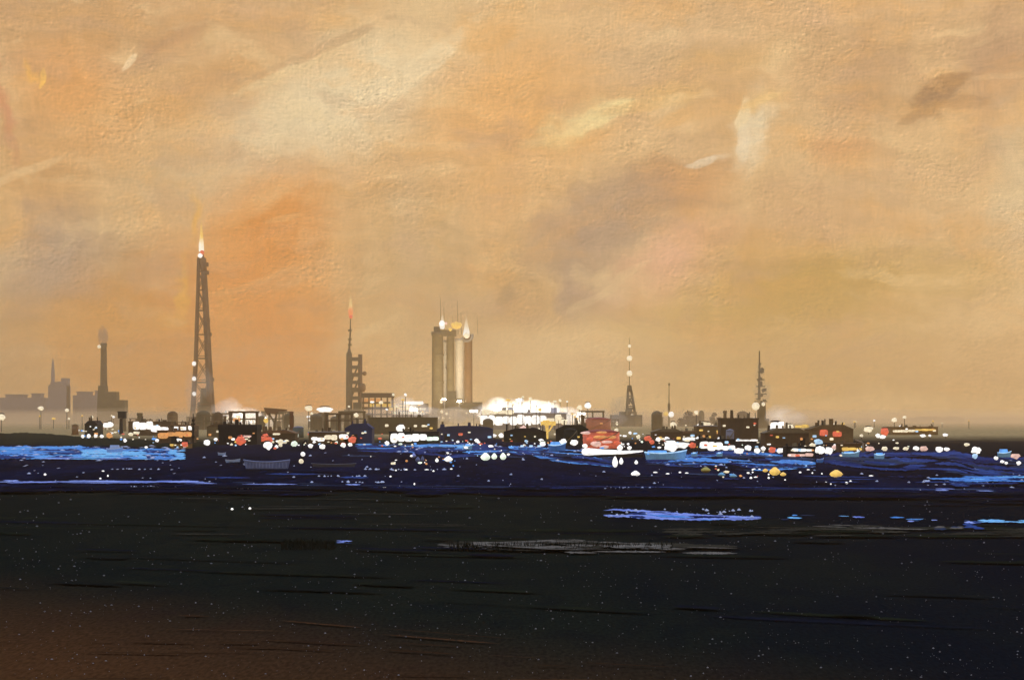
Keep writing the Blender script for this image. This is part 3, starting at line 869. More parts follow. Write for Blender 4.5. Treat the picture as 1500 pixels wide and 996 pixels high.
# ------------------------------------------------------------------ triple stack
d = 1200.0; u = d / F; x0 = X(662, d)
T = thing('triple_stack', 'massive triple stack of three dark columns with pale flues between, lit by added floodlights, burners alight on top', 'chimney', (x0, d, 0))
def xl(px): return (px - 662) * u
def stack(px, r, top, m_, y=0.0, name='column', base=0.0):
    zt = Z(top, d)
    prof = [(r * 1.12 * u, base), (r * 1.03 * u, base + (zt - base) * .3), (r * u, zt - 2.5), (r * 1.12 * u, zt - 2.4), (r * 1.12 * u, zt), (r * 0.8 * u, zt + 0.05), (r * 0.8 * u, zt - 0.8)]
    MB().lathe(prof, 20).build(name, m_, T, True, (xl(px), y, 0))
stack(641, 8.2, 486, STEEL); stack(660, 5.6, 486, STEEL, -0.5); stack(686, 5.9, 490, STEEL_WARM, -0.5)
PALEFLUE = mat('pale_flue', (.92, .80, .56), .8, .1, .2, .1)
stack(652.3, 2.6, 498, PALEFLUE, 3.5, 'flue'); stack(673, 6.2, 496, PALEFLUE, 3.5, 'flue')
MB().box((xl(652), 0, Z(488, d)), (33 * u, 6.5, 9 * u)).box((xl(640), 0, Z(481, d)), (9 * u, 4, 5 * u)).build('header', STEEL, T)
pts = [(xl(690 - 6 + 8 * math.cos(a)), -3.2, Z(492 - 8 * math.sin(a), d)) for a in [R(-160 + 16 * k) for k in range(12)]]
MB().path(pts, 0.9).build('ring_pipe', PALEST, T, True)
for p, y in ((642, 520), (642, 560), (659.5, 540), (685.5, 540), (685.5, 515)):
    MB().lathe([(8.6 * u if p == 642 else 6.2 * u, -0.5), (8.6 * u if p == 642 else 6.2 * u, 0.5)], 16).build('walkway', STEEL, T, False, (xl(p), 0, Z(y, d)))
for p, top, w in ((646, 436, .22), (651, 450, .18), (671, 440, .2), (664, 462, .15), (676, 458, .15), (700, 462, .12)):
    MB().bar((xl(p), 0, Z(490, d)), (xl(p) - 0.4, 0, Z(top, d)), w, w * .4, 6).build('antenna', OLIVEST, T)
flame(T, xl(648), Z(482, d), 7.5 * u, 26 * u, FLAME_W, -1, 7)
flame(T, xl(683), Z(494, d), 9 * u, 34 * u, FLAME_W, -1, 9)
MB().ball((0, 0, 0), 5.2 * u, 12, 8, 0.3, 3, (1.5, 1, 1)).build('burner', LIT['amber'], T, True, (xl(668.5), -2.5, Z(477, d)))
lamp_part(T, xl(647.5), -2, Z(474, d), 4.2 * u, 'white'); lamp_part(T, xl(653.5), -2, Z(474, d), 2.0 * u, 'pink')
lamp_part(T, xl(684), -5, Z(492, d), 4.4 * u, 'cream'); lamp_part(T, xl(660), -5, Z(483, d), 2.6 * u, 'amber')
for p, y, r in ((647, 589, 2.2), (673, 588, 2.2), (648, 603, 2.4), (655, 606, 2), (650, 612, 2), (643, 612, 1.6), (660, 612, 1.6), (684, 605, 1.2)):
    lamp_part(T, xl(p), -9, Z(y, d), r * u, 'cream')
b = MB()
for a, b_, top, yy, dep in ((624, 645, 607, -2, 9), (632, 656, 598, 0, 9), (652, 678, 584, -3, 8), (655, 668, 573, 0, 7), (672, 697, 590, -2, 9), (690, 707, 589, 1, 9), (640, 712, 612, -4, 10)):
    h_ = Z(top, d)
    b.box(((xl(a) + xl(b_)) / 2, yy, h_ / 2), ((b_ - a) * u, dep, h_), taper=0.93)
b.build('base_module', mat('dark_olive_plate', (.075, .06, .026), .8, .1, .45, .12), T)
for k in range(16):
    p = random.uniform(630, 708); yy = random.uniform(596, 618)
    MB().bar((xl(p), -8.5, 0), (xl(p), -8.5, Z(yy, d)), random.uniform(0.5, 1.3)).build('riser_pipe', STEEL, T, True)

# ------------------------------------------------------------------ masts on the right
KS = 1.6
d = 1000.0; u = d / F; x0 = X(923, d)
T = thing('lamp_mast', 'dark twisted lattice mast with three white lamps one above another on its thin top', 'mast', (x0, d, 0))
def xl(px): return (px - 923) * u
lv = [(0, xl(914), xl(933), 2.6), (Z(612, d), xl(917), xl(931), 2.1), (Z(595, d), xl(918.5), xl(928.5), 1.6), (Z(580, d), xl(919.5), xl(926), 1.1), (Z(565, d), xl(920.5), xl(923.5), .6)]
lattice(lv, 0.6, 0.3, T, STEEL, STEEL)
MB().bar((xl(922), 0, Z(566, d)), (xl(922), 0, Z(495, d)), 0.2, 0.1, 6).build('pole', OLIVEST, T)
for p, y, w, h_ in ((921, 570, 5, 5), (920.5, 588, 4.5, 8), (922.5, 600, 6, 6), (921, 612, 8, 5), (927, 606, 5, 5)):
    MB().box((xl(p), -1.4, Z(y, d)), (w * u, 2, h_ * u)).build('platform', STEEL, T)
for y, r in ((507, 2.3), (525, 4.0), (547, 4.2)):
    lamp_part(T, xl(922), -0.5, Z(y, d), r * u, 'cream')
lamp_part(T, xl(925), -3.2, Z(610, d), 3.4 * u, 'cream')
MB().box((xl(920), 2, Z(603, d) / 2), (32 * u, 9, Z(603, d)), taper=0.75).box((xl(917), 0, 3), (46 * u, 10, 6)).build('base_module', GREENDK, T)

d = 1050.0; u = d / F; x0 = X(980, d)
T = thing('lamp_mast', 'slender dark pole mast with one amber and one white lamp low on it', 'mast', (x0, d, 0))
MB().bar((0, 0, 0), (0, 0, Z(590, d)), 1.5 * u, 1.2 * u).bar((0, 0, Z(590, d)), (0, 0, Z(561, d)), 0.8 * u, 0.5 * u).box((0, 0, Z(596, d)), (3.4 * u, 1.2, 9 * u)).build('pole', STEEL, T)
MB().box((0.2 * u, 0, Z(563, d)), (2.6 * u, 1, 3 * u)).build('mast_head', STEEL, T)
lamp_part(T, -4.5 * u, -.5, Z(606, d), 3.4 * u, 'amber'); lamp_part(T, 3 * u, -1, Z(607, d), 4.2 * u, 'white')
MB().bar((-4.5 * u, -.2, Z(606, d)), (3 * u, -.2, Z(606, d)), 0.25).build('arm', STEEL, T)

d = 800.0; u = d / F; x0 = X(1115, d)
T = thing('distillation_tower', 'square brown tower with ragged pipework top and big cream lamp at its shoulder', 'tower', (x0, d, 0))
def xl(px): return (px - 1115) * u
h_ = Z(590, d)
MB().box((xl(1115.5), 0, h_ / 2), (12 * u, 3.4, h_), taper=0.9).box((xl(1115.5), 0, 2), (20 * u, 4.5, 4)).build('shaft', OLIVEST, T)
rt = random.Random(4)
for k in range(26):
    y = rt.uniform(530, 592); w = rt.uniform(2, 5) + max(0, (y - 530)) * .10
    MB().box((xl(1114 + rt.gauss(0, 1.2 + (y - 530) * .05)), rt.uniform(-.5, .5), Z(y, d)), (w * u * .5, .9, rt.uniform(1, 5) * u), ry=rt.uniform(-.5, .5)).build('pipework', STEEL, T)
for y, w in ((588, 18), (577, 16), (566, 12), (556, 10), (545, 9)):
    MB().box((xl(1114.5), 0, Z(y, d)), (w * u, 2.2, 0.4)).build('platform', STEEL, T)
MB().bar((xl(1112), 0, Z(586, d)), (xl(1112.5), 0, Z(514, d)), 0.6, 0.25).build('riser_pipe', STEEL, T)
lamp_part(T, xl(1106), -2.4, Z(595, d), 5.8 * u, 'cream'); lamp_part(T, xl(1117), -2.6, Z(592, d), 2.8 * u, 'cream')
MB().bar((xl(1106), -1.6, Z(595, d)), (xl(1112), -1.2, Z(597, d)), 0.2).build('arm', STEEL, T)

# ------------------------------------------------------------------ far left skyline
KS = 1.0
d = 2300.0; u = d / F; x0 = X(152, d)
T = thing('chimney', 'lone hazy chimney with smoke at its top, left of the tallest flare tower', 'chimney', (x0, d, 0))
MB().lathe([(6.2 * u, 0), (5.4 * u, Z(575, d)), (4.2 * u, Z(508, d)), (4.8 * u, Z(507, d)), (4.8 * u, Z(503, d)), (3.6 * u, Z(502.5, d))], 20).build('shaft', STEEL, T, True)
b = MB().box((7 * u, 0, Z(574, d) / 2), (30 * u, 20, Z(574, d)), taper=0.9).box((-1 * u, 0, Z(565, d) / 2), (14 * u, 16, Z(565, d)), taper=.8).box((22 * u, 0, Z(586, d) / 2), (22 * u, 20, Z(586, d)))
b.build('base_module', OLIVEST, T)
lamp_part(T, -5.5 * u, -5, Z(508, d), 2.6 * u, 'cream')
MB().lathe([(5.0 * u, 0), (5.0 * u, 0.8)], 16).build('walkway', STEEL, T, False, (0, 0, Z(530, d)))

d = 3900.0; u = d / F
T = thing('hall', 'hazy grey hall with thin spire, left of the lone chimney', 'building', (X(86, d), d, 0))
MB().box((1 * u, 0, Z(565, d) / 2), (26 * u, 40, Z(565, d))).box((-2 * u, 0, Z(560, d) / 2), (14 * u, 36, Z(560, d))).box((10 * u, 0, Z(554, d) / 2), (8 * u, 30, Z(554, d))).build('wall', GREY, T)
MB().lathe([(3.2 * u, 0), (2.7 * u, Z(545, d)), (1.5 * u, Z(532, d)), (0.4 * u, Z(525, d))], 10).build('spire', GREY, T, False, (-8.5 * u, 0, 0))
MB().prism([(-12 * u, 0), (14 * u, 0), (6 * u, 7 * u), (-6 * u, 6 * u)], -21, 21).build('roof', GREY, T, loc=(0, 0, Z(566, d)))
for a, b_, top, lab in ((-8, 58, 578, 'wide hazy grey block with stepped roof at the left edge'), (100, 146, 574, 'hazy grey block with flat roof just left of the lone chimney'),
                        (1345, 1420, 611, 'low hazy shed on the far shore at right')):
    T = thing('hall', lab, 'building', (X((a + b_) / 2, d), d + 60, 0))
    w = (b_ - a) * u; hh = Z(top, d)
    MB().box((0, 0, hh * 0.45), (w, 40, hh * .9)).box((-w * .18, 0, hh * .5), (w * .4, 34, hh)).box((w * .3, 0, hh * .52), (w * .2, 30, hh * 1.03)).build('wall', GREY, T)
    MB().box((-w * .18, 0, hh * 1.01), (w * .44, 37, 1.6)).box((w * .3, 0, hh * 1.045), (w * .23, 33, 1.6)).build('roof', GREY, T)


# ------------------------------------------------------------------ sheds and tanks of the works
def rpanel(cx, cz, w, h_, y, seed):
    pr = []
    for k in range(18):
        a = 2 * math.pi * k / 18
        ca, sa = math.cos(a), math.sin(a)
        f = 1 + .10 * noise.noise((ca * 1.4 + seed, sa * 1.4, seed * .7))
        pr.append((cx + math.copysign(abs(ca) ** .45, ca) * w / 2 * f, cz + math.copysign(abs(sa) ** .6, sa) * h_ / 2 * f))
    return MB().prism(pr, y, y + .3)


def shed(name, label, a, b_, top, base, wall, roof, shape='gable', depth=10.0, lit=None, door=None, ribs=False, cat='shed'):
    """a: left px, b_: right px, top/base: photo rows of ridge and foot. lit: list of (px0,px1,py0,py1,kind)"""
    dd = D(base); uu = dd / F; xc = X((a + b_) / 2, dd)
    t_ = thing(name, label, cat, (xc, dd, 0))
    w = (b_ - a) * uu; hh = Z(top, dd); ev = hh * (0.74 if shape != 'flat' else 0.93)
    pr = [(-w / 2, 0), (w / 2, 0), (w / 2, ev), (-w / 2, ev)]
    MB().prism(pr, 0, depth).build('wall', wall, t_)
    if shape == 'gable':
        pr = [(-w / 2 - .15, ev), (w / 2 + .15, ev), (w / 2 - .2, ev + .1), (0, hh), (-w / 2 + .2, ev + .1)]
        pr = [(-w / 2 - .2, ev + .003), (w / 2 + .2, ev + .003), (w * .28, hh), (-w * .22, hh * 0.985)]
    elif shape == 'arch':
        pr = [(-w / 2 - .1, ev + .003), (w / 2 + .1, ev + .003)] + [(w / 2 * math.cos(k * math.pi / 12), ev + .1 + (hh - ev) * math.sin(k * math.pi / 12)) for k in range(0, 13)]
    else:
        pr = [(-w / 2 - .12, ev + .003), (w / 2 + .12, ev + .003), (w / 2 + .12, hh), (-w / 2 - .12, hh)]
    MB().prism(pr, -.2, depth + .2).build('roof', roof, t_)
    if ribs:
        rb_ = MB()
        n = max(4, int(w / 0.5))
        for k in range(n):
            x_ = -w / 2 + w * (k + .5) / n
            rb_.box((x_, -.06, ev * random.uniform(.42, .5)), (w / n * .4, .12, ev * .9))
            if shape == 'spiky':
                rb_.bar((x_, .4, ev), (x_ + random.uniform(-.1, .1), .4, hh + random.uniform(0, .8)), .07, .03, 5)
        rb_.build('cladding', wall, t_)
    if door:
        MB().box(((door[0] - (a + b_) / 2) * uu, -.05, ev * .32), (door[1] * uu, .1, ev * .64)).build('door', DARK, t_)
    rs = random.Random(int(a * 7 + top))
    for k in range(rs.randint(4, 8)):
        vx = rs.uniform(-.45, .45) * w; vh = rs.uniform(.08, .35) * hh
        if rs.random() < .5:
            MB().box((vx, depth * rs.uniform(.1, .5), ev + vh / 2 + (hh - ev) * .5), (rs.uniform(.03, .1) * w, 1.0, vh + (hh - ev)), taper=rs.uniform(.6, 1)).build('vent', rs.choice((wall, roof, STEEL)), t_)
        else:
            MB().bar((vx, depth * rs.uniform(.1, .5), ev), (vx + rs.uniform(-.3, .3), depth * .3, hh + vh), rs.uniform(.1, .3), n=8).build('flue', rs.choice((wall, STEEL, DARK)), t_)
    for k in range(rs.randint(3, 8)):
        ws = rs.uniform(1.6, 4.2) * uu
        rpanel(rs.uniform(-.46, .46) * w, ev * rs.uniform(.2, .85), ws * rs.uniform(1, 1.8), ws * rs.uniform(.6, 1), -.42 - .013 * k, a + k * 3.7).build('small_window', LIT[rs.choice(('white', 'cream', 'cream', 'orange', 'amber', 'red', 'pale blue'))], t_)
    for (p0, p1, y0, y1, kk) in (lit or []):
        c = ((p0 + p1) / 2 - (a + b_) / 2) * uu
        n = max(1, int(round((p1 - p0) / 11)))
        for k in range(n):
            ww = (p1 - p0) * uu / n
            rpanel(c - (p1 - p0) * uu / 2 + ww * (k + .5), (Z(y0, dd) + Z(y1, dd)) / 2 + random.uniform(-.1, .1) * abs(Z(y0, dd) - Z(y1, dd)), ww * random.uniform(.95, 1.18), abs(Z(y0, dd) - Z(y1, dd)) * random.uniform(.7, 1.1), -.33 - .02 * k, k + p0).build('lit_window', LIT[kk], t_)
    return t_


shed('shed', 'dark olive shed behind the row of four white lamps, left shore', 124, 142, 616, 639, GREENDK, DARK, door=(133, 5))
shed('shed', 'long brown shed with white lit window band, beneath and left of the tallest tower', 188, 250, 617, 638, BROWN, BROWN, 'flat', lit=[(195, 224, 618, 630, 'white'), (222, 246, 623, 633, 'white')])
shed('shed', 'brown shed with one white lit window band right up against the tallest tower foot', 250, 284, 622, 640, BROWN, STEEL_WARM, 'flat', lit=[(253, 281, 624, 632.5, 'white')])
shed('shed', 'low shed with glowing orange front below the white window bands', 230, 282, 630, 649, BROWN, STEEL_WARM, 'flat', 6, lit=[(232, 246, 634, 642, 'orange'), (244, 281, 632.5, 640, 'orange')], door=(255, 8))
shed('shed', 'small ochre hut with orange window at the shore below the tallest tower', 250, 277, 647, 657, OCHRE, DARK, 'gable', 4, lit=[(267, 275, 646.5, 651, 'red')], door=(258, 4))
shed('shed', 'black ribbed shed with spiky roof vents right of the tallest tower', 320, 376, 622, 652, DARK, DARK, 'spiky', 8, ribs=True, lit=[(350, 368, 637.5, 641, 'pink')])
shed('shed', 'dim olive low shed behind the black ribbed shed', 303, 345, 620, 640, OLIVEST, BROWN, 'gable', lit=[(341, 352, 612, 617, 'orange')])
shed('shed', 'dark low shed behind the red lamps, centre left', 374, 432, 630, 648, BROWN, STEEL_WARM, 'gable', lit=[(400, 410, 634, 637.5, 'cream')])
shed('shed', 'cluttered white-lit shed left of the twin-column flare tower', 452, 512, 632, 650, BROWN, PALEST, 'flat', 6, lit=[(456, 475, 640, 646, 'white'), (476, 494, 637, 645, 'cream'), (497, 510, 635, 643, 'white')])
shed('shed', 'dark blue shed at the foot of the twin-column flare tower', 505, 545, 620, 650, NAVYST, NAVYST, 'gable', 8, door=(520, 7))
shed('shed', 'olive pipe shed in front of the cream-lit hall', 540, 640, 611, 636, OLIVEST, OLIVEST, 'flat', 10, ribs=True, lit=[(606, 611, 622, 626, 'cream'), (618, 623, 622, 626, 'cream')])
shed('shed', 'long bright white lit shed on the quay left of the navy shed', 570, 643, 632, 651, GREENDK, DARK, 'flat', 6, lit=[(572, 625, 634.5, 646.5, 'white'), (625, 642, 639, 645, 'green white')])
shed('shed', 'navy blue arched shed in front of the triple stack', 640, 722, 624, 645, NAVYST, NAVYST, 'arch', 9, door=(655, 8))
shed('shed', 'bright white floodlit hall right of the triple stack', 705, 830, 604, 629, PALEST, WHITEP, 'flat', 20, lit=[(706, 752, 600, 607, 'cream'), (704, 800, 608, 623, 'white'), (800, 826, 611, 620, 'cream')])
shed('shed', 'dark green shed behind the pink lamps, right of the navy shed', 738, 800, 627, 648, GREENDK, DARK, 'gable', 8, door=(760, 6))
shed('shed', 'dark green shed between the amber gantry and the red tank', 815, 862, 622, 650, GREENDK, GREENDK, 'gable', 8, door=(846, 7))
shed('shed', 'dark brown shed right of the twisted mast', 956, 1000, 628, 646, BROWN, STEEL, 'gable', 8)
shed('shed', 'small brown gabled shed below the round grey tree', 996, 1022, 631, 645, BROWN, STEEL_WARM, 'gable', 8, lit=[(991, 1018, 640, 646.5, 'white')])
shed('shed', 'ochre ribbed shed between two grey trees', 1020, 1056, 623, 645, OCHRE, PALEST, 'flat', 8, ribs=True)
shed('shed', 'tall brown ribbed shed left of the square tower', 1056, 1111, 612, 646, BROWN, BROWN, 'flat', 8, ribs=True, lit=[(1064, 1110, 643.5, 648, 'white')])
shed('shed', 'bright white lit shed on the quay below the ochre shed', 1022, 1078, 643, 661, DARK, DARK, 'flat', 5, lit=[(1026, 1058, 646, 660, 'white'), (1058, 1076, 653, 659, 'white')])
shed('shed', 'dark brown shed right of the square tower', 1121, 1185, 627, 655, BROWN, STEEL, 'gable', 8, lit=[(1164, 1184, 622, 627, 'amber')], door=(1176, 7))
shed('shed', 'low pink-white lit shed with two bands, right of the dark brown shed', 1152, 1194, 654, 671, DARK, DARK, 'flat', 4, lit=[(1160, 1190, 657, 661, 'white'), (1154, 1191, 664, 668.5, 'pink')])
shed('shed', 'ochre shed with two red windows, right side', 1186, 1250, 622, 648, OCHRE, OCHRE, 'gable', 9, lit=[(1201, 1212, 627, 640, 'red'), (1220, 1232, 631, 642, 'red')])
shed('shed', 'low shed with amber lit band at the right shore', 1230, 1268, 649, 662, BROWN, STEEL_WARM, 'flat', 4, lit=[(1233, 1264, 655, 660, 'amber')])
shed('shed', 'far low shed with yellow lit band, right side', 1306, 1374, 625, 637, OCHRE, OCHRE, 'flat', 10, lit=[(1308, 1340, 629, 633.5, 'cream'), (1340, 1370, 628, 631, 'amber')])


def tank(label, px, w, top, base, body, roofm, bands=0, lit=None):
    dd = D(base); uu = dd / F; r = w * uu / 2; hh = Z(top, dd)
    t_ = thing('storage_tank', label, 'tank', (X(px, dd), dd + r, 0))
    MB().lathe([(r, 0), (r, hh * .84)], 28).build('shell', body, t_, True)
    MB().lathe([(r * 1.03, hh * .842), (r * 1.03, hh * .87), (r * .6, hh * .96), (r * .1, hh)], 28).build('roof', roofm, t_, True)
    for k in range(bands):
        zz = hh * .84 * (k + .6) / bands
        MB().lathe([(r * 1.02, zz - .12), (r * 1.02, zz + .12)], 28).build('band', body, t_)
    st = MB()
    for k in range(14):
        a0 = R(200 + k * 9); a1 = R(209 + k * 9)
        st.bar((math.cos(a0) * r * 1.06, math.sin(a0) * r * 1.06, hh * .84 * k / 14), (math.cos(a1) * r * 1.06, math.sin(a1) * r * 1.06, hh * .84 * (k + 1) / 14), .1, n=5)
    st.build('stair', STEEL, t_)
    for (dx, dz, ww, h2, kk) in (lit or []):
        a0 = math.asin(max(-.95, min(.95, dx)))
        MB().ball((0, 0, 0), ww * r, 10, 6, .3, dx * 7, (1, .3, h2)).build('floodlight', LIT[kk], t_, True, (math.sin(a0) * r * 1.05, -math.cos(a0) * r * 1.05, hh * dz))
    return t_


RED_GLOW = glow('red_glow_shell', (0.85, 0.17, 0.08), 0.6)  # shell emits red itself, in place of red light falling on it
tank('wide red-glowing storage tank left of the twisted mast', 882, 54, 629, 657, RED_GLOW, REDP, 3, [(-.3, .25, .3, .5, 'pink'), (.1, .08, .24, .4, 'pink'), (.5, .6, .26, .3, 'orange'), (.75, .3, .2, .5, 'red'), (-.75, .82, .36, .2, 'pink'), (.25, .35, .3, .25, 'pink'), (-.1, .62, .4, .2, 'orange'), (.0, .85, .3, .2, 'orange'), (-.6, .5, .2, .5, 'red')])
tank('dull orange-red tank behind the wide red-glowing tank', 877, 38, 611, 634, glow('dim_red_glow_shell', (0.6, 0.2, 0.08), 0.35), REDP, 2, [(.2, .6, .12, .5, 'orange')])  # this shell emits too, a dimmer red
tank('squat brass-coloured tank on the left shore', 109, 10, 621, 637, mat('brass_paint', (0.36, 0.19, 0.06), .6, .3), OCHRE, 1)
tank('small grey tank left of the tall brown ribbed shed', 1070, 12, 628, 650, GREY, GREY, 1)
tank('dim green tank right of the amber gantry', 836, 20, 627, 653, GREENDK, GREENDK, 1)
tank('grey tank at the back of the dark low shed, centre left', 436, 16, 624, 641, mat('green_grey_paint', (.14, .17, .12), .8), GREY, 1)

# ------------------------------------------------------------------ odd structures
d = 900.0; u = d / F
T = thing('gantry', 'small dark loading canopy on one forked leg, left of the twin-column tower', 'gantry', (X(404, d), d, 0))
MB().prism([(-17 * u, Z(597, d)), (16 * u, Z(599.5, d)), (16 * u, Z(602, d)), (4 * u, Z(603, d)), (-1 * u, Z(607, d)), (-8 * u, Z(604, d)), (-12 * u, Z(608, d)), (-16 * u, Z(601, d))], -1.5, 1.5).build('canopy', STEEL_WARM, T)
MB().bar((-11 * u, 0, Z(604, d)), (-2 * u, 0, Z(619, d)), .45).bar((2 * u, 0, Z(603, d)), (-2 * u, 0, Z(619, d)), .4).bar((-2 * u, 0, Z(619, d)), (-2 * u, 0, 0), .6).build('leg', STEEL, T)
MB().ball((0, 0, 0), 3.6 * u, 10, 6, .2).build('lamp', LIT['amber'], T, True, (-14 * u, -.5, Z(616, d)))
T = thing('chimney', 'short stubby red-brown chimney right of the small loading canopy', 'chimney', (X(427, d), d, 0))
MB().lathe([(3.4 * u, 0), (2.6 * u, Z(606, d)), (3.2 * u, Z(605, d)), (3.0 * u, Z(602.5, d))], 12).build('shaft', mat('brick_red', (.22, .09, .04), .9), T, True)
d = 760.0; u = d / F
T = thing('watch_tower', 'dark watch tower with boxy cabin on a stem, left shore', 'tower', (X(179, d), d, 0))
MB().box((0, 0, Z(608, d)), (11 * u, 2.6, 9.5 * u)).build('cabin', DARK, T)
MB().box((0, 0, Z(603, d)), (13 * u, 3.2, 1.2 * u)).build('roof', DARK, T)
MB().box((-1.5 * u, 0, Z(613, d) / 2), (5 * u, 1.4, Z(613, d)), taper=.8).build('stem', DARK, T)
d = 560.0; u = d / F
T = thing('gantry', 'amber-glowing T-shaped gantry right of the white floodlit hall', 'gantry', (X(803, d), d, 0))
MB().box((0, 0, Z(620, d)), (22 * u, 1.6, 6 * u)).box((-3 * u, 0, Z(617, d)), (10 * u, 1.4, 3 * u)).build('crossbeam', LIT['amber'], T)  # beam and leg emit amber; the lit look is put into their material
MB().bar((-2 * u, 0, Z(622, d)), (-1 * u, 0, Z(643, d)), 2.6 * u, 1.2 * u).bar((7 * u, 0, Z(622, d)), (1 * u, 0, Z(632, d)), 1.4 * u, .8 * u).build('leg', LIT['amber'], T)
MB().box((0, 0, Z(643, d) / 2), (5 * u, 1, max(.3, Z(643, d)))).build('footing', DARK, T)
d = 470.0; u = d / F
T = thing('lamp_mast', 'thin black mast at the waterline in front of the tallest tower', 'mast', (X(283, d), d, 0))
MB().bar((0, 0, 0), (0.1 * u, 0, Z(606, d)), 1.3 * u, .6 * u).build('pole', DARK, T)
b = MB()
for y, w, h_ in ((616, 4, 4), (621, 6, 3), (628, 3.5, 5), (640, 4, 4)):
    b.box((0, 0, Z(y, d)), (w * u, .5, h_ * u))
b.build('fitting', DARK, T)
T = thing('mooring_post', 'dark hooked mooring post with white and yellow lamps, left of centre', 'post', (*GP(443, 679)[:2], 0))
d = D(679); u = d / F
MB().bar((0, 0, 0), (0, 0, Z(650, d)), 2.4 * u, 1.8 * u).bar((0, 0, Z(650, d)), (5 * u, 0, Z(645, d)), 1.8 * u, 1.4 * u).bar((5 * u, 0, Z(645, d)), (8 * u, 0, Z(652, d)), 1.4 * u, 1 * u).build('post', DARK, T, True)
lamp_part(T, 1 * u, -3 * u, Z(665, d), 3.4 * u, 'white'); lamp_part(T, -1.5 * u, -3 * u, Z(675.5, d), 3.6 * u, 'cream')
T = thing('bollard', 'tan crooked bollard on the right shore above the blue boat', 'bollard', (*GP(1262, 663)[:2], 0))
d = D(663); u = d / F
MB().bar((2.5 * u, 0, 0), (2 * u, 0, Z(649, d)), 1.8 * u, 1.4 * u).bar((2 * u, 0, Z(649, d)), (-9 * u, 0, Z(644, d)), 1.5 * u, 1.1 * u).build('post', mat('tan_wood', (.42, .30, .16), .9), T, True)
MB().bar((-9 * u, 0, Z(644, d)), (-2 * u, 0, 0), .7 * u).build('stay', BROWN, T)


# ------------------------------------------------------------------ trees on the far bank
def tree(label, px0, px1, top, base, dd):
    uu = dd / F; t_ = thing('tree', label, 'tree', (X((px0 + px1) / 2, dd), dd, 0), 'grey trees on the works skyline')
    w = (px1 - px0) * uu; zt, zb = Z(top, dd), Z(base, dd)
    b_ = MB().bar((0, 0, 0), (0, 0, zb + (zt - zb) * .3), w * .05, w * .03)
    for k in range(6):
        a = k * 1.05
        b_.bar((0, 0, zb), (math.cos(a) * w * .3, math.sin(a) * w * .3, zb + (zt - zb) * random.uniform(.4, .7)), w * .025, w * .01, 6)
    b_.build('trunk', BARK, t_, True)
    lf = MB()
    clumps = [(Vector((random.uniform(-.36, .36) * w, random.uniform(-.36, .36) * w, zb + (zt - zb) * random.uniform(.12, .62))), random.uniform(.14, .24) * w) for _ in range(11)]
    clumps.append((Vector((-.05 * w, 0, zt - .2 * w)), .2 * w))
    for c, r in clumps:
        for k in range(170):
            p = Vector((random.gauss(0, 1), random.gauss(0, 1), random.gauss(0, 1))).normalized() * r * random.random() ** .4
            p.z *= .8
            n_ = Vector((random.gauss(0, 1), random.gauss(0, 1), random.gauss(0, 1))).normalized()
            e = n_.orthogonal().normalized() * w * random.uniform(.02, .035); f_ = n_.cross(e)
            i = len(lf.v)
            lf.v += [tuple(c + p + e), tuple(c + p + f_), tuple(c + p - e), tuple(c + p - f_)]
            lf.f.append((i, i + 1, i + 2, i + 3))
    lf.build('crown', LEAF, t_)


KS = 1.6
tree('wide lumpy grey tree above the small brown gabled shed', 991, 1031, 600, 630, 1000)
tree('smaller grey tree left of the tall brown ribbed shed', 1036, 1058, 603, 628, 1000)


KS = 1.0
# ------------------------------------------------------------------ boats and floats
def boat(name, label, px, base, w, h_px, hullm, style='barge', cabin=None, ribs=False, trimm=None, cat='boat', rz=0.0):
    dd = D(base); uu = dd / F; l = w * uu; h_ = h_px * uu
    t_ = thing(name, label, cat, (X(px, dd), dd, 0.05), rz=rz)
    bw = max(l * .28, h_ * 1.2)
    n = 14
    b_ = MB()
    for k in range(n + 1):
        s_ = -1 + 2 * k / n
        wd = bw / 2 * (1 - abs(s_) ** 3 * .75)
        sheer = h_ * (.78 + .22 * s_ * s_ + (.12 * s_ if style == 'bow' else 0))
        x_ = s_ * l / 2
        for yy, zz, kx in ((-wd, sheer, 1), (-wd * .75, 0, .9), (wd * .75, 0, .9), (wd, sheer, 1), (wd * .85, sheer, 1), (wd * .6, h_ * .35, .92), (-wd * .6, h_ * .35, .92), (-wd * .85, sheer, 1)):
            b_.v.append((x_ * kx, yy, zz))
    for k in range(n):
        for j in range(8):
            b_.f.append((k * 8 + j, (k + 1) * 8 + j, (k + 1) * 8 + (j + 1) % 8, k * 8 + (j + 1) % 8))
    b_.f.append(tuple(range(8))); b_.f.append(tuple(n * 8 + j for j in reversed(range(8))))
    b_.build('hull', hullm, t_, False)
    r_ = MB()
    for k in range(n):
        s0, s1 = -1 + 2 * k / n, -1 + 2 * (k + 1) / n
        def e(s_):
            return (s_ * l / 2, -bw / 2 * (1 - abs(s_) ** 3 * .75), h_ * (.78 + .22 * s_ * s_ + (.12 * s_ if style == 'bow' else 0)))
        r_.bar(e(s0), e(s1), h_ * .07, n=6)
    r_.build('gunwale', trimm or WHITEP, t_)  # lit trim is added glow that brightens the blue boats
    if ribs:
        rr = MB()
        for k in range(13):
            s_ = -.85 + 1.7 * k / 12
            rr.box((s_ * l / 2, -bw / 2 * (1 - abs(s_) ** 3 * .75) * .93, h_ * .42), (l * .012, bw * .06, h_ * .62))
        rr.build('fender', trimm or WHITEP, t_)
    if cabin:
        MB().box((cabin[0] * l, 0, h_ * .6 + cabin[2] * uu / 2), (cabin[1] * l, bw * .6, cabin[2] * uu), taper=.85).build('cabin', cabin[3], t_)  # lit cabins emit as well, glow added to lift the blue
    return t_


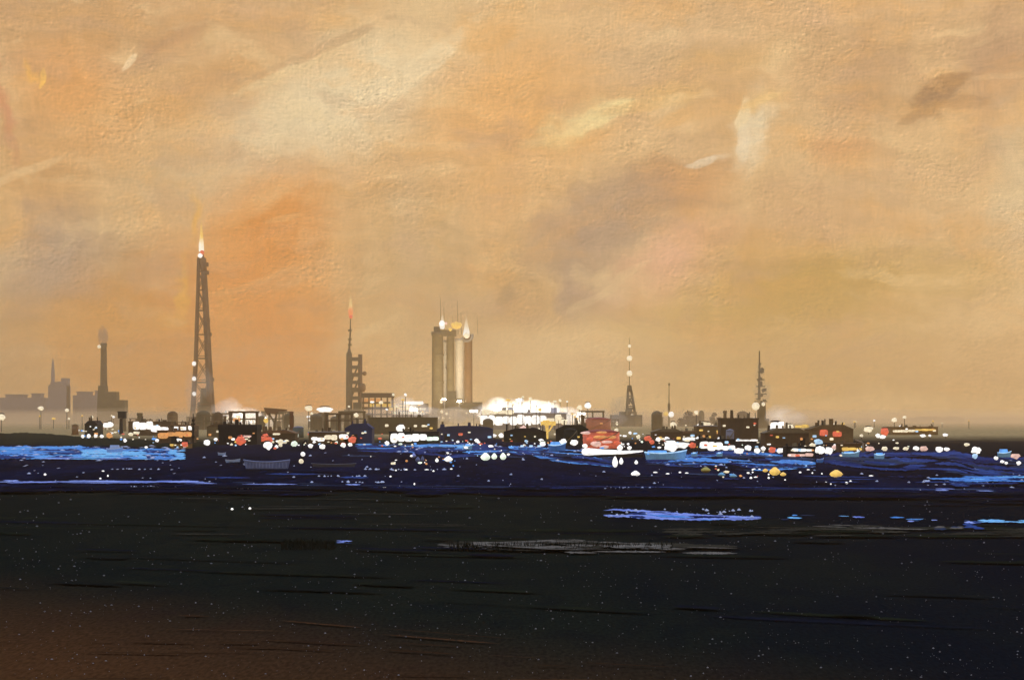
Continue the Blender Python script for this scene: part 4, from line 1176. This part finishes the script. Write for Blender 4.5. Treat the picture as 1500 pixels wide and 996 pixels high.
boat('barge', 'pale blue barge moored below the white lamps, right of the red tank', 975, 674, 62, 13, SKYP, 'bow', (-.2, .5, 6, LIT['blue']), trimm=LIT['pale blue'])
boat('barge', 'slate grey-blue barge with pale vertical fenders, left of centre', 391, 687, 68, 13, SLATEP, 'barge', ribs=True, trimm=mat('slate_trim', (.35, .42, .6), .7))
boat('boat', 'low grey flat boat right of the slate barge', 489, 684, 66, 5, mat('grey_paint', (.12, .13, .15), .8), 'barge', trimm=GREY)
boat('boat', 'small pale blue boat with rounded white cabin on the bright blue water at left', 168, 664, 24, 8, mat('pale_blue_paint', (.35, .55, .85), .6), 'bow', (.0, .6, 7, mat('pale_cabin', (.6, .7, .85), .6)))
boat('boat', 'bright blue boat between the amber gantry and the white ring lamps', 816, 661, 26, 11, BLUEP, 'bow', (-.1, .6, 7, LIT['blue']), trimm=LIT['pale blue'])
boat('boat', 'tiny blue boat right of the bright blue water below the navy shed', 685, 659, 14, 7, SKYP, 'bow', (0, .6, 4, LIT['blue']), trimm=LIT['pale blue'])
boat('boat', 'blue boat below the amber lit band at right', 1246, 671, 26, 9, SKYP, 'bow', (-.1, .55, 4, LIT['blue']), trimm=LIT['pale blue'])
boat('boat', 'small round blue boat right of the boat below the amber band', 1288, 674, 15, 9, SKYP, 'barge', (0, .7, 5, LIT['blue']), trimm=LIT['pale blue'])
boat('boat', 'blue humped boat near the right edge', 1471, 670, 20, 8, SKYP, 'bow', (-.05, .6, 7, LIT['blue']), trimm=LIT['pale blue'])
boat('boat', 'small dark-blue boat below the white double lamp at right', 1201, 678, 12, 6, BLUEP, 'bow', rz=.5)
boat('boat', 'pale dinghy left of the slate barge', 341, 678, 22, 5, mat('ice_paint', (.45, .65, .85), .6), 'bow')
boat('boat', 'tiny pale dinghy near the foot of the thin black mast', 325, 667, 12, 4, mat('ice_paint', (.45, .65, .85), .6), 'barge')
for px, lab in ((1017, 'left one of two little pale blue boats under the white quay shed'), (1054, 'right one of two little pale blue boats under the white quay shed')):
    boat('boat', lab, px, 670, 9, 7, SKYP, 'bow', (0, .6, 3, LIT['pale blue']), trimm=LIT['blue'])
for px, lab in ((765, 'small blue and white boat, leftmost of three below the dark green shed'), (778, 'small blue and white boat, middle of three below the dark green shed'), (790, 'small blue and white boat, right of three below the dark green shed')):
    boat('boat', lab, px, 660, 12, 6, BLUEP, 'bow', (0, .5, 4, LIT['pale blue']))

# pontoon; its glowing strip is added so the white bar reads bright
d = D(670); u = d / F
T = thing('pontoon', 'long pontoon with added white glow strip and blunt left end, below the red tank', 'pontoon', (X(898, d), d, 0.05))
MB().prism([(-41 * u, Z(668, d)), (-38 * u, 0), (44 * u, 0), (44 * u, Z(665.5, d)), (-38 * u, Z(666.5, d))], 0, 3).build('deck', DARK, T)
b = MB()
pr = [(-41, 662, 5.2), (-36, 662, 5.6), (-28, 662, 4.8), (-15, 662.3, 3.9), (0, 662.5, 3.4), (15, 663, 2.6), (30, 662, 1.8), (44, 661, .9)]
for (a, y0, r0), (c, y1, r1) in zip(pr, pr[1:]):
    b.bar((a * u, -.2, Z(y0, d)), (c * u, -.2, Z(y1, d)), r0 * u, r1 * u, 12)
b.ball((-41 * u, -.2, Z(662, d)), 5.2 * u, 12, 8)
b.build('glow_strip', LIT['white'], T, True)

BUOY = {}


def buoy(label, px, py, w, h_px, m_, group, lamp=None):
    base = py + h_px * .55
    dd = D(base); uu = dd / F; r = w * uu / 2; h_ = h_px * uu
    t_ = thing('buoy', label, 'buoy', (X(px, dd), dd, 0.04), group)
    key = (m_.name,)
    prof = [(.35, 0), (.85, .18), (1, .42), (.9, .62), (.5, .85), (.2, 1.0)]
    MB().lathe([(a * r, z * h_) for a, z in prof], 14, lump=.12, seed=px).build('float', m_, t_, True)
    MB().lathe([(r * 1.02, h_ * .36), (r * 1.04, h_ * .42), (r * 1.02, h_ * .48)], 14).build('collar', lamp or m_, t_, True)
    return t_


for a in [
    ('large orange buoy with small ones either side, on dark water at right', 1135, 690, 16, 12, LIT['amber'], 'orange buoys'),
    ('small orange buoy just left of a large orange buoy', 1121, 689, 8, 5, LIT['amber'], 'orange buoys'),
    ('small orange buoy just right of a large orange buoy', 1147, 694.5, 9, 5.5, LIT['amber'], 'orange buoys'),
    ('large lone orange-tan buoy, rightmost of the orange buoys', 1225, 693.5, 19, 11, LIT['amber'], 'orange buoys'),
    ('yellow-green buoy on dark water below the white quay shed', 1034, 688, 14, 8, YELLOWP, 'yellow buoys'),
    ('pale blue buoy, left of a pair on dark water', 1057, 695, 11, 6, SKYP, 'pale blue buoys'),
    ('pale blue buoy, right of a pair on dark water', 1074, 697, 11, 6, SKYP, 'pale blue buoys'),
    ('white drop-shaped buoy, larger of two below the white pontoon', 901, 676, 8, 16, LIT['white'], 'white buoys'),
    ('white drop-shaped buoy, smaller of two below the white pontoon', 910, 675, 6, 10, LIT['white'], 'white buoys'),
    ('small white buoy right below the pontoon tip', 932, 677, 5, 6, LIT['white'], 'white buoys'),
    ('broad white double buoy on dark water below the pontoon tip', 931, 693.5, 13, 8, LIT['white'], 'white buoys'),
    ('broad white buoy below the bright blue water, centre', 657, 672, 12, 8, LIT['white'], 'white buoys'),
    ('greenish white buoy, leftmost and widest of three in a row', 711, 668.5, 14, 11, LIT['green white'], 'greenish white buoys'),
    ('greenish white buoy, middle of three in a row', 724, 668, 8, 9, LIT['green white'], 'greenish white buoys'),
    ('greenish white buoy, rightmost of three in a row', 737, 668, 9, 10, LIT['green white'], 'greenish white buoys'),
    ('pale slender buoy, left of a cluster on dark water', 606, 667, 7, 7, PERI, 'pale buoys'),
    ('pale slender buoy in the middle of a cluster on dark water', 612, 673, 7, 8, SLATEP, 'pale buoys'),
    ('pale slender buoy, right of a cluster on dark water', 619, 672, 5, 8, SLATEP, 'pale buoys'),
    ('small white buoy up right of the pale cluster', 640, 674, 5, 6, LIT['white'], 'white buoys'),
]:
    buoy(*a)
for px, py, w, h_ in ((1100, 700, 5, 4), (1107, 699, 7, 2.2), (1126, 700, 4, 4), (1126, 695, 3, 3), (1150, 703, 3, 2.5), (1210, 707, 5, 3), (1217, 709, 3, 3), (1240, 707.5, 6, 4), (1246, 705, 5, 3), (1276, 697, 8, 2.2),
                      (960, 692, 8, 2.5), (978, 694, 7, 2.5), (996, 692, 5, 3), (1006, 693, 7, 2.2), (1105, 687, 5, 2), (1172, 692, 5, 3), (1184, 688, 6, 2), (1190, 693, 3, 3), (1204, 694, 3, 3),
                      (595, 688, 6, 2.5), (580, 689, 3, 3), (625, 688, 8, 2), (635, 690, 4, 3), (661, 687, 5, 2.5), (572, 698, 4, 3), (607, 709, 3, 4), (563, 714, 6, 4), (340, 746, 5, 4), (366, 745, 5, 4), (66, 695, 5, 4), (151, 690, 5, 2.4), (158, 697, 3, 4), (147, 701, 4, 3)):
    buoy('tiny white buoy light scattered on the dark water', px, py, w * .8, h_ * .8, LIT['white'], 'tiny white buoy lights')

# ------------------------------------------------------------------ lamps along the shore
def light(px, py, dia, kind, label, group, far=None, oval=1.0, ring=False):
    base = py + max(dia * .85, 5.0)
    dd = far if far else D(max(base, 626.0))
    uu = dd / F
    t_ = thing('floodlight', label, 'lamp', (X(px, dd), dd, 0), group)
    z = Z(py, dd); r = dia * uu / 2
    MB().bar((0, 0, 0), (0, 0, z - r * .6), max(.05, .5 * uu), max(.04, .4 * uu), 6).build('pole', DARK, t_)
    MB().ball((0, 0, 0), r, 14, 10, .42, px, (oval * random.uniform(.95, 1.15), .6, random.uniform(.8, 1.0))).build('lamp_head', LIT[kind], t_, True, (0, 0, z))
    if dia >= 8:
        MB().lathe([(r * oval * .95, 0), (r * oval * .6, r * .25), (r * .2, r * .3)], 10, sy=.7).build('hood', DARK, t_, False, (0, r * .25, z + r * .93))
    return t_


GROUPS = {'white': 'white floodlights', 'cream': 'cream floodlights', 'red': 'red lamps', 'pink': 'pink lamps', 'orange': 'orange lamps', 'amber': 'amber lamps',
          'blue': 'blue lamps', 'pale blue': 'pale blue lamps', 'green white': 'greenish lamps'}
for (px, py, dia, kind, where, *opt) in [
    (60, 598, 7, 'cream', 'below the hazy block at the far left'), (98, 601, 5, 'cream', 'between the hazy spire hall and the lone chimney'), (2, 611, 10, 'cream', 'cut by the left edge'),
    (121, 639, 5, 'white', 'leftmost of the row of four before the olive shed'), (130, 638.5, 5, 'white', 'second of the row of four before the olive shed'),
    (140, 638.5, 5.5, 'white', 'third of the row of four before the olive shed'), (149, 639, 5, 'white', 'rightmost of the row of four before the olive shed'),
    (142, 622, 4, 'white', 'small, leftmost of the cluster left of the watch tower'), (149, 623.5, 5, 'white', 'second in the cluster left of the watch tower'),
    (155, 623, 8, 'white', 'large, in the cluster left of the watch tower'), (161, 622, 9, 'white', 'rightmost, largest in the cluster left of the watch tower'),
    (160, 638, 8, 'orange', 'under the cluster left of the watch tower'), (183, 645, 5, 'white', 'at the shore below the watch tower'), (192, 636, 5, 'cream', 'at the left end of the long brown shed', 1.6), (200, 634, 5, 'cream', 'under the left white window band', 2.0),
    (230, 645, 5, 'white', 'left of the low orange-fronted shed'), (262, 644.5, 4.5, 'white', 'in front of the low orange-fronted shed', 1.8), (271, 651, 8, 'red', 'at the small ochre hut'), (278, 637, 4, 'cream', 'at the right end of the orange front'),
    (236, 642, 8, 'orange', 'at the lower left of the orange front'), (214, 655, 4, 'white', 'on the marsh edge left of the ochre hut'),
    (317, 632, 4.5, 'white', 'upper of two left of the black ribbed shed'), (316, 643.5, 5, 'white', 'lower of two left of the black ribbed shed'), (303, 648, 9, 'white', 'ringed, between the tallest tower and the black shed'),
    (324, 645, 8, 'red', 'by the left end of the black ribbed shed'), (352, 645, 13, 'red', 'large dull, on the front of the black ribbed shed'), (373, 643.5, 5, 'white', 'at the right end of the black ribbed shed'),
    (383, 643, 9, 'red', 'left in the trio by the dark low shed'), (389, 640, 10, 'red', 'top of the trio by the dark low shed'), (394, 644, 9, 'red', 'right in the trio by the dark low shed'),
    (392, 652, 11, 'white', 'broad one below the red trio'), (405, 654, 4.5, 'white', 'small one right below the red trio'), (411, 647, 8, 'cream', 'by the right end of the dark low shed'), (411, 652, 5, 'cream', 'under another cream lamp right of the red trio'),
    (415, 635, 10, 'cream', 'over the dark low shed roof'), (432, 639, 10, 'green white', 'by the green-grey tank'), (431, 650, 9, 'green white', 'below the green-grey tank'), (426, 624, 6, 'cream', 'under the stubby chimney'),
    (455, 653, 7, 'white', 'leftmost hanging under the cluttered lit shed'), (472, 654, 8, 'white', 'hanging under the middle of the cluttered lit shed'), (503, 652, 7, 'white', 'hanging at the right end of the cluttered lit shed'), (513, 651, 6, 'white', 'just left of the dark blue shed'),
    (496, 643, 8, 'pink', 'in the cluttered lit shed'), (516, 644, 10, 'red', 'between the cluttered lit shed and the dark blue shed'), (476, 600, 9, 'white', 'long one high left of the twin-column tower', 2.2), (452, 598, 8, 'cream', 'high, left of the long white one near the twin-column tower', 1.5),
    (536, 632, 4, 'white', 'upper one right of the dark blue shed'), (541, 636, 4, 'white', 'lower one right of the dark blue shed'), (522, 608, 6, 'cream', 'at the foot of the twin columns'),
    (587, 627, 11, 'white', 'broad one above the long white quay shed', 1.2), (608, 624, 6, 'cream', 'first of three above the long white quay shed'), (620, 625, 4, 'cream', 'second of three above the long white quay shed'), (632, 625, 6.5, 'cream', 'third of three above the long white quay shed'),
    (567, 649, 7, 'white', 'at the left end of the long white quay shed'), (594, 578, 4, 'white', 'small, on a high pole over the cream-lit hall'), (576, 578, 4, 'cream', 'small, on a high pole at the end of the process building'),
    (698, 645, 6, 'white', 'in front of the navy shed'), (724, 638, 5.5, 'white', 'left of a pair at the right end of the navy shed'), (734, 638, 6.5, 'white', 'right of a pair at the right end of the navy shed'), (748, 639, 7, 'white', 'between the navy shed and the pink lamps'), (714, 638, 4, 'white', 'small, by the navy shed right end'),
    (679, 637, 4, 'pale blue', 'on the front of the navy shed'), (712, 625, 8, 'white', 'at the lower left of the floodlit hall'),
    (766, 629, 10, 'pink', 'left of a pair under the floodlit hall'), (781, 632, 10, 'pink', 'right of a pair under the floodlit hall'), (790, 631, 7, 'cream', 'right beside the pink pair'),
    (795, 650, 8, 'white', 'left of the bright blue boat'), (825, 647, 10, 'white', 'ringed, right above the bright blue boat'), (841, 648, 10, 'white', 'ringed, left of the red tank'), (857, 653, 7, 'white', 'at the left foot of the red tank'),
    (828, 632, 8, 'white', 'tilted, over the dim green tank'), (760, 586, 6, 'white', 'on a high pole, left of the pair above the floodlit hall'), (764, 586, 6, 'white', 'on a high pole, right of the pair above the floodlit hall'), (777, 584, 5, 'cream', 'on a high pole above the floodlit hall'),
    (849, 597, 7.5, 'cream', 'smaller of two high ones right of the floodlit hall'), (861, 594, 9, 'white', 'larger of two high ones right of the floodlit hall'), (818, 611, 9, 'cream', 'above the amber gantry'), (826, 618, 9, 'cream', 'right above the amber gantry'),
    (904, 620, 5, 'cream', 'upper one right of the red tanks'), (903, 630, 6, 'cream', 'lower one right of the red tanks'), (923, 634, 4, 'white', 'at the twisted mast foot'), (908, 656, 7.5, 'white', 'left one standing over the white pontoon'), (922, 656, 6, 'white', 'right one standing over the white pontoon'),
    (935, 640, 6, 'cream', 'right of the twisted mast foot'), (949, 642, 9, 'red', 'upper of two touching ones right of the twisted mast'), (955, 647.5, 7, 'red', 'lower of two touching ones right of the twisted mast'),
    (964, 643.5, 6.5, 'white', 'left of a pair over the blue barge'), (977, 643, 7.5, 'white', 'right of a pair over the blue barge'), (983, 653, 17, 'white', 'broad bright one above the blue barge', 1.25), (986, 622, 9, 'cream', 'under the slender pole mast'), (1020, 604, 6, 'cream', 'on top of the wide grey tree'),
    (1000, 652, 9, 'white', 'flat, right of the broad bright one over the blue barge', 1.6), (1015, 652, 10, 'red', 'in the middle of the bright white quay lights'), (1023, 643, 7, 'white', 'at the right end of the small gabled shed'), (1025, 655, 7, 'amber', 'beside the red one among the white quay lights'),
    (1033, 622, 9, 'cream', 'flat, between the two grey trees', 1.8), (1053, 617, 5, 'cream', 'right of the smaller grey tree', .6), (1055, 644, 7.5, 'white', 'at the right end of the ochre shed'), (1088, 614, 5, 'cream', 'on the tall brown ribbed shed roof'), (1104, 614, 5.5, 'cream', 'left of the square tower at roof height'),
    (1087, 635, 5, 'white', 'on the front of the tall brown ribbed shed', 1.5), (1070, 637, 4, 'white', 'small, on the front of the tall brown ribbed shed', 1.3),
    (1096, 656, 9, 'white', 'in front of the tall brown ribbed shed'), (1083, 660, 9, 'white', 'flat, at the waterline before the tall brown shed', 1.3), (1109, 660, 8, 'white', 'at the waterline by the square tower'),
    (1136, 626, 17, 'white', 'big glaring one right of the square tower', 1.1), (1156, 626, 10, 'cream', 'right beside the big glaring one'), (1130, 644, 6, 'white', 'right of the square tower foot'), (1121, 642, 4, 'white', 'small, at the square tower foot'), (1149, 648, 8, 'white', 'oval, on the front of the dark brown shed', 1.3),
    (1131, 659, 10, 'red', 'round, below the square tower'), (1118, 657, 7, 'white', 'left of the round red one below the square tower'), (1143, 660, 7, 'white', 'right of the round red one below the square tower', 1.4),
    (1201, 659, 14, 'white', 'largest, left of a touching pair at right'), (1214, 660, 11, 'white', 'smaller, right of a touching pair at right'), (1199, 647, 9, 'pale blue', 'above the touching pair at right', 1.4), (1190, 652, 6, 'cream', 'flat, above left of the touching pair', 1.5), (1223, 655, 7, 'pink', 'oval, right of the touching pair', 1.5), (1217, 640, 5, 'white', 'between the two red windows'),
    (1272, 629, 9, 'cream', 'above the right shore', 1.2), (1262, 638, 5, 'cream', 'small, above the crooked bollard'), (1296, 632, 11, 'red', 'lone one above the right shore'), (1286, 638, 6, 'white', 'left one under the lone red lamp'), (1293, 640, 6, 'white', 'right one under the lone red lamp', 1.4),
    (1310, 615, 7, 'cream', 'high one above the lone red lamp'), (1325, 611, 5, 'cream', 'high one right above the lone red lamp'), (1274, 657, 8, 'pink', 'right of the amber lit band', 1.6), (1296, 657, 6, 'cream', 'first in the row along the right waterline', 1.5), (1313, 656.5, 5, 'cream', 'second in the row along the right waterline', 1.5), (1327, 657, 5, 'cream', 'third in the row along the right waterline', 1.6),
    (1342, 656.5, 6, 'white', 'fourth in the row along the right waterline', 1.4), (1353, 657, 8, 'pink', 'in the row along the right waterline', 1.4), (1376, 658, 8, 'white', 'oval, right of the pink one along the right waterline', 1.3), (1387, 658, 5, 'white', 'last in the row along the right waterline', 1.6),
    (1352, 638, 5, 'white', 'below the far yellow band', 1.7), (1362, 638, 4, 'white', 'small, below the right end of the far yellow band'), (1385, 637, 5, 'white', 'right of the far yellow band', 1.5), (1416, 651, 5, 'cream', 'dim, left above the ringed one near the right edge', 1.5),
    (1430, 659.5, 11, 'white', 'large ringed one near the right edge', 1.15), (1428, 668, 8, 'pale blue', 'under the large ringed one near the right edge'), (1459, 671, 6, 'white', 'left below the humped blue boat'), (1487, 668, 8, 'pink', 'right of the humped blue boat', 1.7), (1492, 678, 6, 'white', 'by the right edge below the pink one'), (1474, 678, 4, 'white', 'small, below the humped blue boat'), (1468, 676, 4, 'white', 'flat, below left of the humped blue boat', 1.6),
]:
    far = 1150.0 if py < 606 else (900.0 if py < 619 else None)
    word = {'green white': 'greenish white'}.get(kind, kind)
    light(px, py, dia, kind, f'{word} lamp {where}', GROUPS[kind], far, opt[0] if opt else 1.0)


for cx, cy, sx_, sy_, n_ in ((580, 596, 40, 12, 12), (775, 592, 55, 8, 16), (465, 612, 30, 10, 9), (130, 611, 70, 6, 8), (1065, 624, 45, 10, 10), (1290, 620, 100, 9, 14), (840, 612, 30, 10, 8), (350, 618, 40, 8, 7)):
    for k in range(n_):
        py = random.gauss(cy, sy_ * .6); px = random.gauss(cx, sx_ * .6)
        light(px, py, random.choice((2.2, 2.6, 3.2, 4.0)), random.choice(('cream', 'cream', 'white', 'amber')), 'tiny far light twinkling among the hazy works', 'tiny far works lights', random.uniform(1000, 1500), random.choice((1, 1.2, 1.6)))

# the jumble of small lights along the shore: too many to count, beyond the ones above
tw = {}
for _ in range(330):
    cx, sp, cy, sy_ = random.choice(((250, 60, 643, 7), (370, 50, 644, 7), (440, 40, 642, 8), (490, 40, 648, 6), (600, 60, 647, 9), (690, 50, 650, 9), (770, 40, 647, 8), (850, 50, 645, 10), (930, 40, 645, 8), (1010, 50, 648, 8), (1090, 50, 655, 8), (1170, 50, 655, 8), (1260, 60, 655, 7), (150, 40, 632, 7), (620, 60, 672, 6), (1090, 60, 690, 5)))
    px = random.gauss(cx, sp * .7); py = max(626, random.gauss(cy, sy_ * .8))
    base = py + random.uniform(1.5, 4); dd = D(max(628, base)); uu = dd / F
    kind = random.choice(('white', 'white', 'white', 'cream', 'cream', 'orange', 'red', 'pale blue', 'blue', 'green white'))
    rr_ = random.choice((.7, .9, 1.0, 1.3, 1.7, 2.1)) * uu
    tw.setdefault(kind, MB()).ball((X(px, dd), dd, Z(py, dd)), rr_, 8, 5, .5, px, (random.choice((1, 1.2, 1.9)), .7, .8))
    tw.setdefault('post', MB()).bar((X(px, dd), dd + rr_ * .5, 0), (X(px, dd), dd + rr_ * .5, Z(py, dd)), .12 * uu, n=5)
jm = MB(); jmi = []; jmats = []
for kind, b in tw.items():
    off = len(jm.v); jm.v += b.v
    jmats.append(DARK if kind == 'post' else LIT[kind])
    for f_ in b.f:
        jm.f.append(tuple(off + q_ for q_ in f_)); jmi.append(len(jmats) - 1)
jo = jm.build('shore_lights', jmats[0])
for m_ in jmats[1:]:
    jo.data.materials.append(m_)
jo.data.polygons.foreach_set('material_index', jmi)
tag(jo, 'jumble of tiny white, red and blue lights along the whole works shore', 'lights', kind='stuff')

# small vessels and frames of the works
VES = {
    'drum': (MB().lathe([(.5, 0), (.5, .8), (.42, .9), (.2, .98), (.05, 1)], 14), 'process_vessel'),
    'stack': (MB().lathe([(.22, 0), (.16, .85), (.2, .86), (.2, 1)], 10), 'process_vessel'),
    'rack': (MB().box((0, 0, .95), (1, .5, .1)).box((0, 0, .6), (1, .5, .07)).box((-.45, 0, .45), (.07, .4, .9)).box((.45, 0, .45), (.07, .4, .9)).box((0, 0, .45), (.06, .4, .9)), 'pipe_rack'),
}
VMESH = {(k, m_.name): v[0].mesh('shell' if k != 'rack' else 'frame', m_, False) for k, v in VES.items() for m_ in (BROWN, OLIVEST, STEEL, DARK)}
capm = MB().lathe([(.53, 0), (.53, .03)], 14).mesh('platform', STEEL)
for k in range(95):
    px = random.choice((random.uniform(180, 640), random.uniform(700, 1110), random.uniform(180, 330), random.uniform(330, 520)))
    dd = random.uniform(900, 1750)
    uu = dd / F
    kind = random.choice(('drum', 'stack', 'rack', 'drum'))
    m_ = random.choice((BROWN, OLIVEST, STEEL)) if dd > 850 else random.choice((BROWN, DARK, OLIVEST))
    top = random.uniform(601, 618)
    hh = Z(top, dd); w = hh * random.uniform(.35, .9) if kind != 'rack' else hh * random.uniform(0.8, 1.5)
    nm = VES[kind][1]
    t_ = thing(nm, 'small brown ' + ('pipe rack' if kind == 'rack' else 'slim stack' if kind == 'stack' else 'domed drum') + ' crowded into the hazy works', 'pipe rack' if kind == 'rack' else 'vessel', (X(px, dd), dd, 0), {'rack': 'small pipe racks', 'stack': 'small slim stacks', 'drum': 'small domed drums'}[kind])
    o_ = bpy.data.objects.new('frame' if kind == 'rack' else 'shell', VMESH[(kind, m_.name)]); COL.objects.link(o_); o_.parent = t_; o_.scale = (w, w * .8, hh)
    if kind == 'drum':
        c_ = bpy.data.objects.new('platform', capm); COL.objects.link(c_); c_.parent = t_; c_.scale = (w, w * .8, hh); c_.location = (0, 0, hh * random.uniform(.4, .75))


def flood(label, px, py, dd, power):
    uu = dd / F
    t_ = thing('floodlight_mast', label, 'lamp mast', (X(px, dd), dd, 0))
    MB().bar((0, 0, 0), (0, 0, Z(py, dd)), .35, .25, 8).build('pole', DARK, t_)
    for dx in (-1.3, 1.3):
        MB().box((dx, 0, Z(py, dd)), (2.2, .8, 1.4)).build('lamp_head', FLOODWHITE, t_)
    ld = bpy.data.lights.new('lamp_light', 'POINT'); ld.energy = power; ld.color = (1, .95, .86); ld.shadow_soft_size = 1.5
    lo = bpy.data.objects.new('lamp_light', ld); COL.objects.link(lo); lo.parent = t_; lo.location = (0, -2.5, Z(py, dd) + .5)


FP = 36000
for label, px, py, k in (('tall floodlight mast at the left end of the white steam right of the triple stack', 728, 601, 1.0), ('tall floodlight mast in the middle of the white steam right of the triple stack', 768, 606, 1.2), ('tall floodlight mast at the right end of the white steam right of the triple stack', 808, 609, .8),
                         ('tall floodlight mast just behind the triple stack foot', 694, 602, .7), ('tall floodlight mast in thin steam left of the red tanks', 852, 606, .5), ('floodlight mast inside the white steam above the black ribbed shed', 352, 608, .7), ('floodlight mast inside the white steam right of the black ribbed shed', 384, 613, .6), ('floodlight mast among the cream-lit steam left of the triple stack', 606, 600, .6)):
    flood(label, px, py, 1255, FP * k)
flood('added floodlight mast brightening the left pale flue of the triple stack', 650, 585, 2040, 80000)  # mast and lamp added to lift the pale flue
flood('added floodlight mast brightening the broad right pale flue of the triple stack', 673, 588, 2040, 130000)  # likewise added, to brighten the broad flue
flood('floodlight mast in pale steam just right of the square tower', 1140, 621, 895, FP * .35)

# ------------------------------------------------------------------ steam and smoke
def cloud(name, label, lumps, dd, m_, cat):
    """lumps in photo pixels: (px, py, radius px, squash)"""
    uu = dd / F
    cx = sum(l[0] for l in lumps) / len(lumps)
    b_ = MB()
    for k, (px, py, r, sq) in enumerate(lumps):
        b_.ball(((px - cx) * uu, random.uniform(-.3, .3) * r * uu, Z(py, dd)), r * uu, 20, 14, .35, k * 3.3 + px, (1, 1, sq))
    o = b_.build(name, m_, None, True, (X(cx, dd), dd, 0))
    return tag(o, label, cat)


THIN = vapour('steam', (.97, .97, .95), .022, .2)
SMOKE = vapour('grey_smoke', (.45, .43, .40), .03, .2)
cloud('steam_cloud', 'white steam drifting over the floodlit hall', [(716, 604, 20, .6), (735, 598, 30, .55), (760, 604, 36, .45), (790, 604, 38, .45), (822, 610, 34, .4), (845, 613, 22, .4)], 1260, THIN, 'steam')
cloud('steam_cloud', 'long low bank of pale steam behind the triple stack foot', [(556, 604, 22, .5), (590, 602, 26, .5), (630, 606, 26, .45), (670, 607, 28, .45), (705, 606, 26, .5), (870, 610, 26, .5), (900, 614, 20, .5)], 1420, vapour('low_steam', (.97, .95, .90), .014, .3), 'steam')
cloud('steam_cloud', 'white steam puff over the black ribbed shed', [(335, 605, 24, .9), (368, 612, 22, .6), (392, 618, 16, .6)], 1260, THIN, 'steam')
cloud('steam_cloud', 'pale steam right of the square tower', [(1145, 610, 24, .8), (1165, 612, 18, .5)], 900, THIN, 'steam')
cloud('steam_cloud', 'cream steam over the cream-lit hall', [(590, 594, 22, .6), (614, 600, 18, .6)], 1260, THIN, 'steam')
cloud('smoke_plume', 'grey smudge of smoke at the lone chimney top', [(151, 492, 8, 1.9)], 2310, vapour('far_smoke', (.4, .38, .34), .06, .2), 'smoke')
cloud('smoke_plume', 'thin brown smoke clinging round the square tower lattice top', [(1116, 575, 14, 1.3), (1113, 548, 8, 2.2)], 812, vapour('brown_smoke', (.62, .55, .38), .05, .2), 'smoke')
cloud('smoke_plume', 'thin grey-green smoke beside the twisted mast foot', [(905, 598, 14, 1.3), (921, 590, 10, 1.6)], 1012, vapour('green_smoke', (.55, .56, .45), .035, .2), 'smoke')
cloud('smoke_plume', 'blue-grey smoke at the left foot of the tallest tower', [(284, 575, 14, 2.2), (300, 560, 12, 1.6)], 1222, vapour('blue_smoke', (.6, .6, .56), .025, .2), 'smoke')

# ------------------------------------------------------------------ mist lying over the far flats
mb_ = MB()
nx_, ny_ = 40, 26
for top_ in (1, 0):
    for j in range(ny_ + 1):
        for i in range(nx_ + 1):
            x = -1500 + 3000 * i / nx_; y = 980 + 2700 * j / ny_
            e = min(1.0, j / 5, (ny_ - j) / 5, i / 5, (nx_ - i) / 5)
            mb_.v.append((x, y + 60 * noise.noise((x * .01, 0, 5)), (-.5 if not top_ else -.4 + e * (15 + 5 * noise.noise((x * .006, y * .004, 0))))))
o1 = (nx_ + 1) * (ny_ + 1)
for j in range(ny_):
    for i in range(nx_):
        a = j * (nx_ + 1) + i
        mb_.f.append((a, a + 1, a + nx_ + 2, a + nx_ + 1)); mb_.f.append((o1 + a, o1 + a + nx_ + 1, o1 + a + nx_ + 2, o1 + a + 1))
edge_ = [i for i in range(nx_)]
for i in range(nx_):
    mb_.f.append((i + 1, i, o1 + i, o1 + i + 1))
    a = ny_ * (nx_ + 1) + i
    mb_.f.append((a, a + 1, o1 + a + 1, o1 + a))
for j in range(ny_):
    a = j * (nx_ + 1); b = a + nx_ + 1
    mb_.f.append((a, b, o1 + b, o1 + a))
    a += nx_; b += nx_
    mb_.f.append((b, a, o1 + a, o1 + b))
tag(mb_.build('mist', vapour('ground_mist', (1.0, .84, .55), .0007, .6)), 'thin ochre ground mist lying over the far flats behind the works', 'mist', kind='stuff')

# ------------------------------------------------------------------ haze
hz = MB().box((0, 2950, 109.5), (5400, 6200, 223))
m = bpy.data.materials.new('haze_air'); m.use_nodes = True
t = m.node_tree; t.nodes.clear(); q = G(t)
p = q.node('ShaderNodeVolumePrincipled')
p.inputs['Color'].default_value = (1.0, 0.76, 0.42, 1)
p.inputs['Density'].default_value = 0.00017
p.inputs['Anisotropy'].default_value = 0.55
o = q.node('ShaderNodeOutputMaterial'); t.links.new(p.outputs[0], o.inputs['Volume'])
tag(hz.build('haze', m), 'warm industrial haze hanging over the estuary', 'haze', kind='stuff')
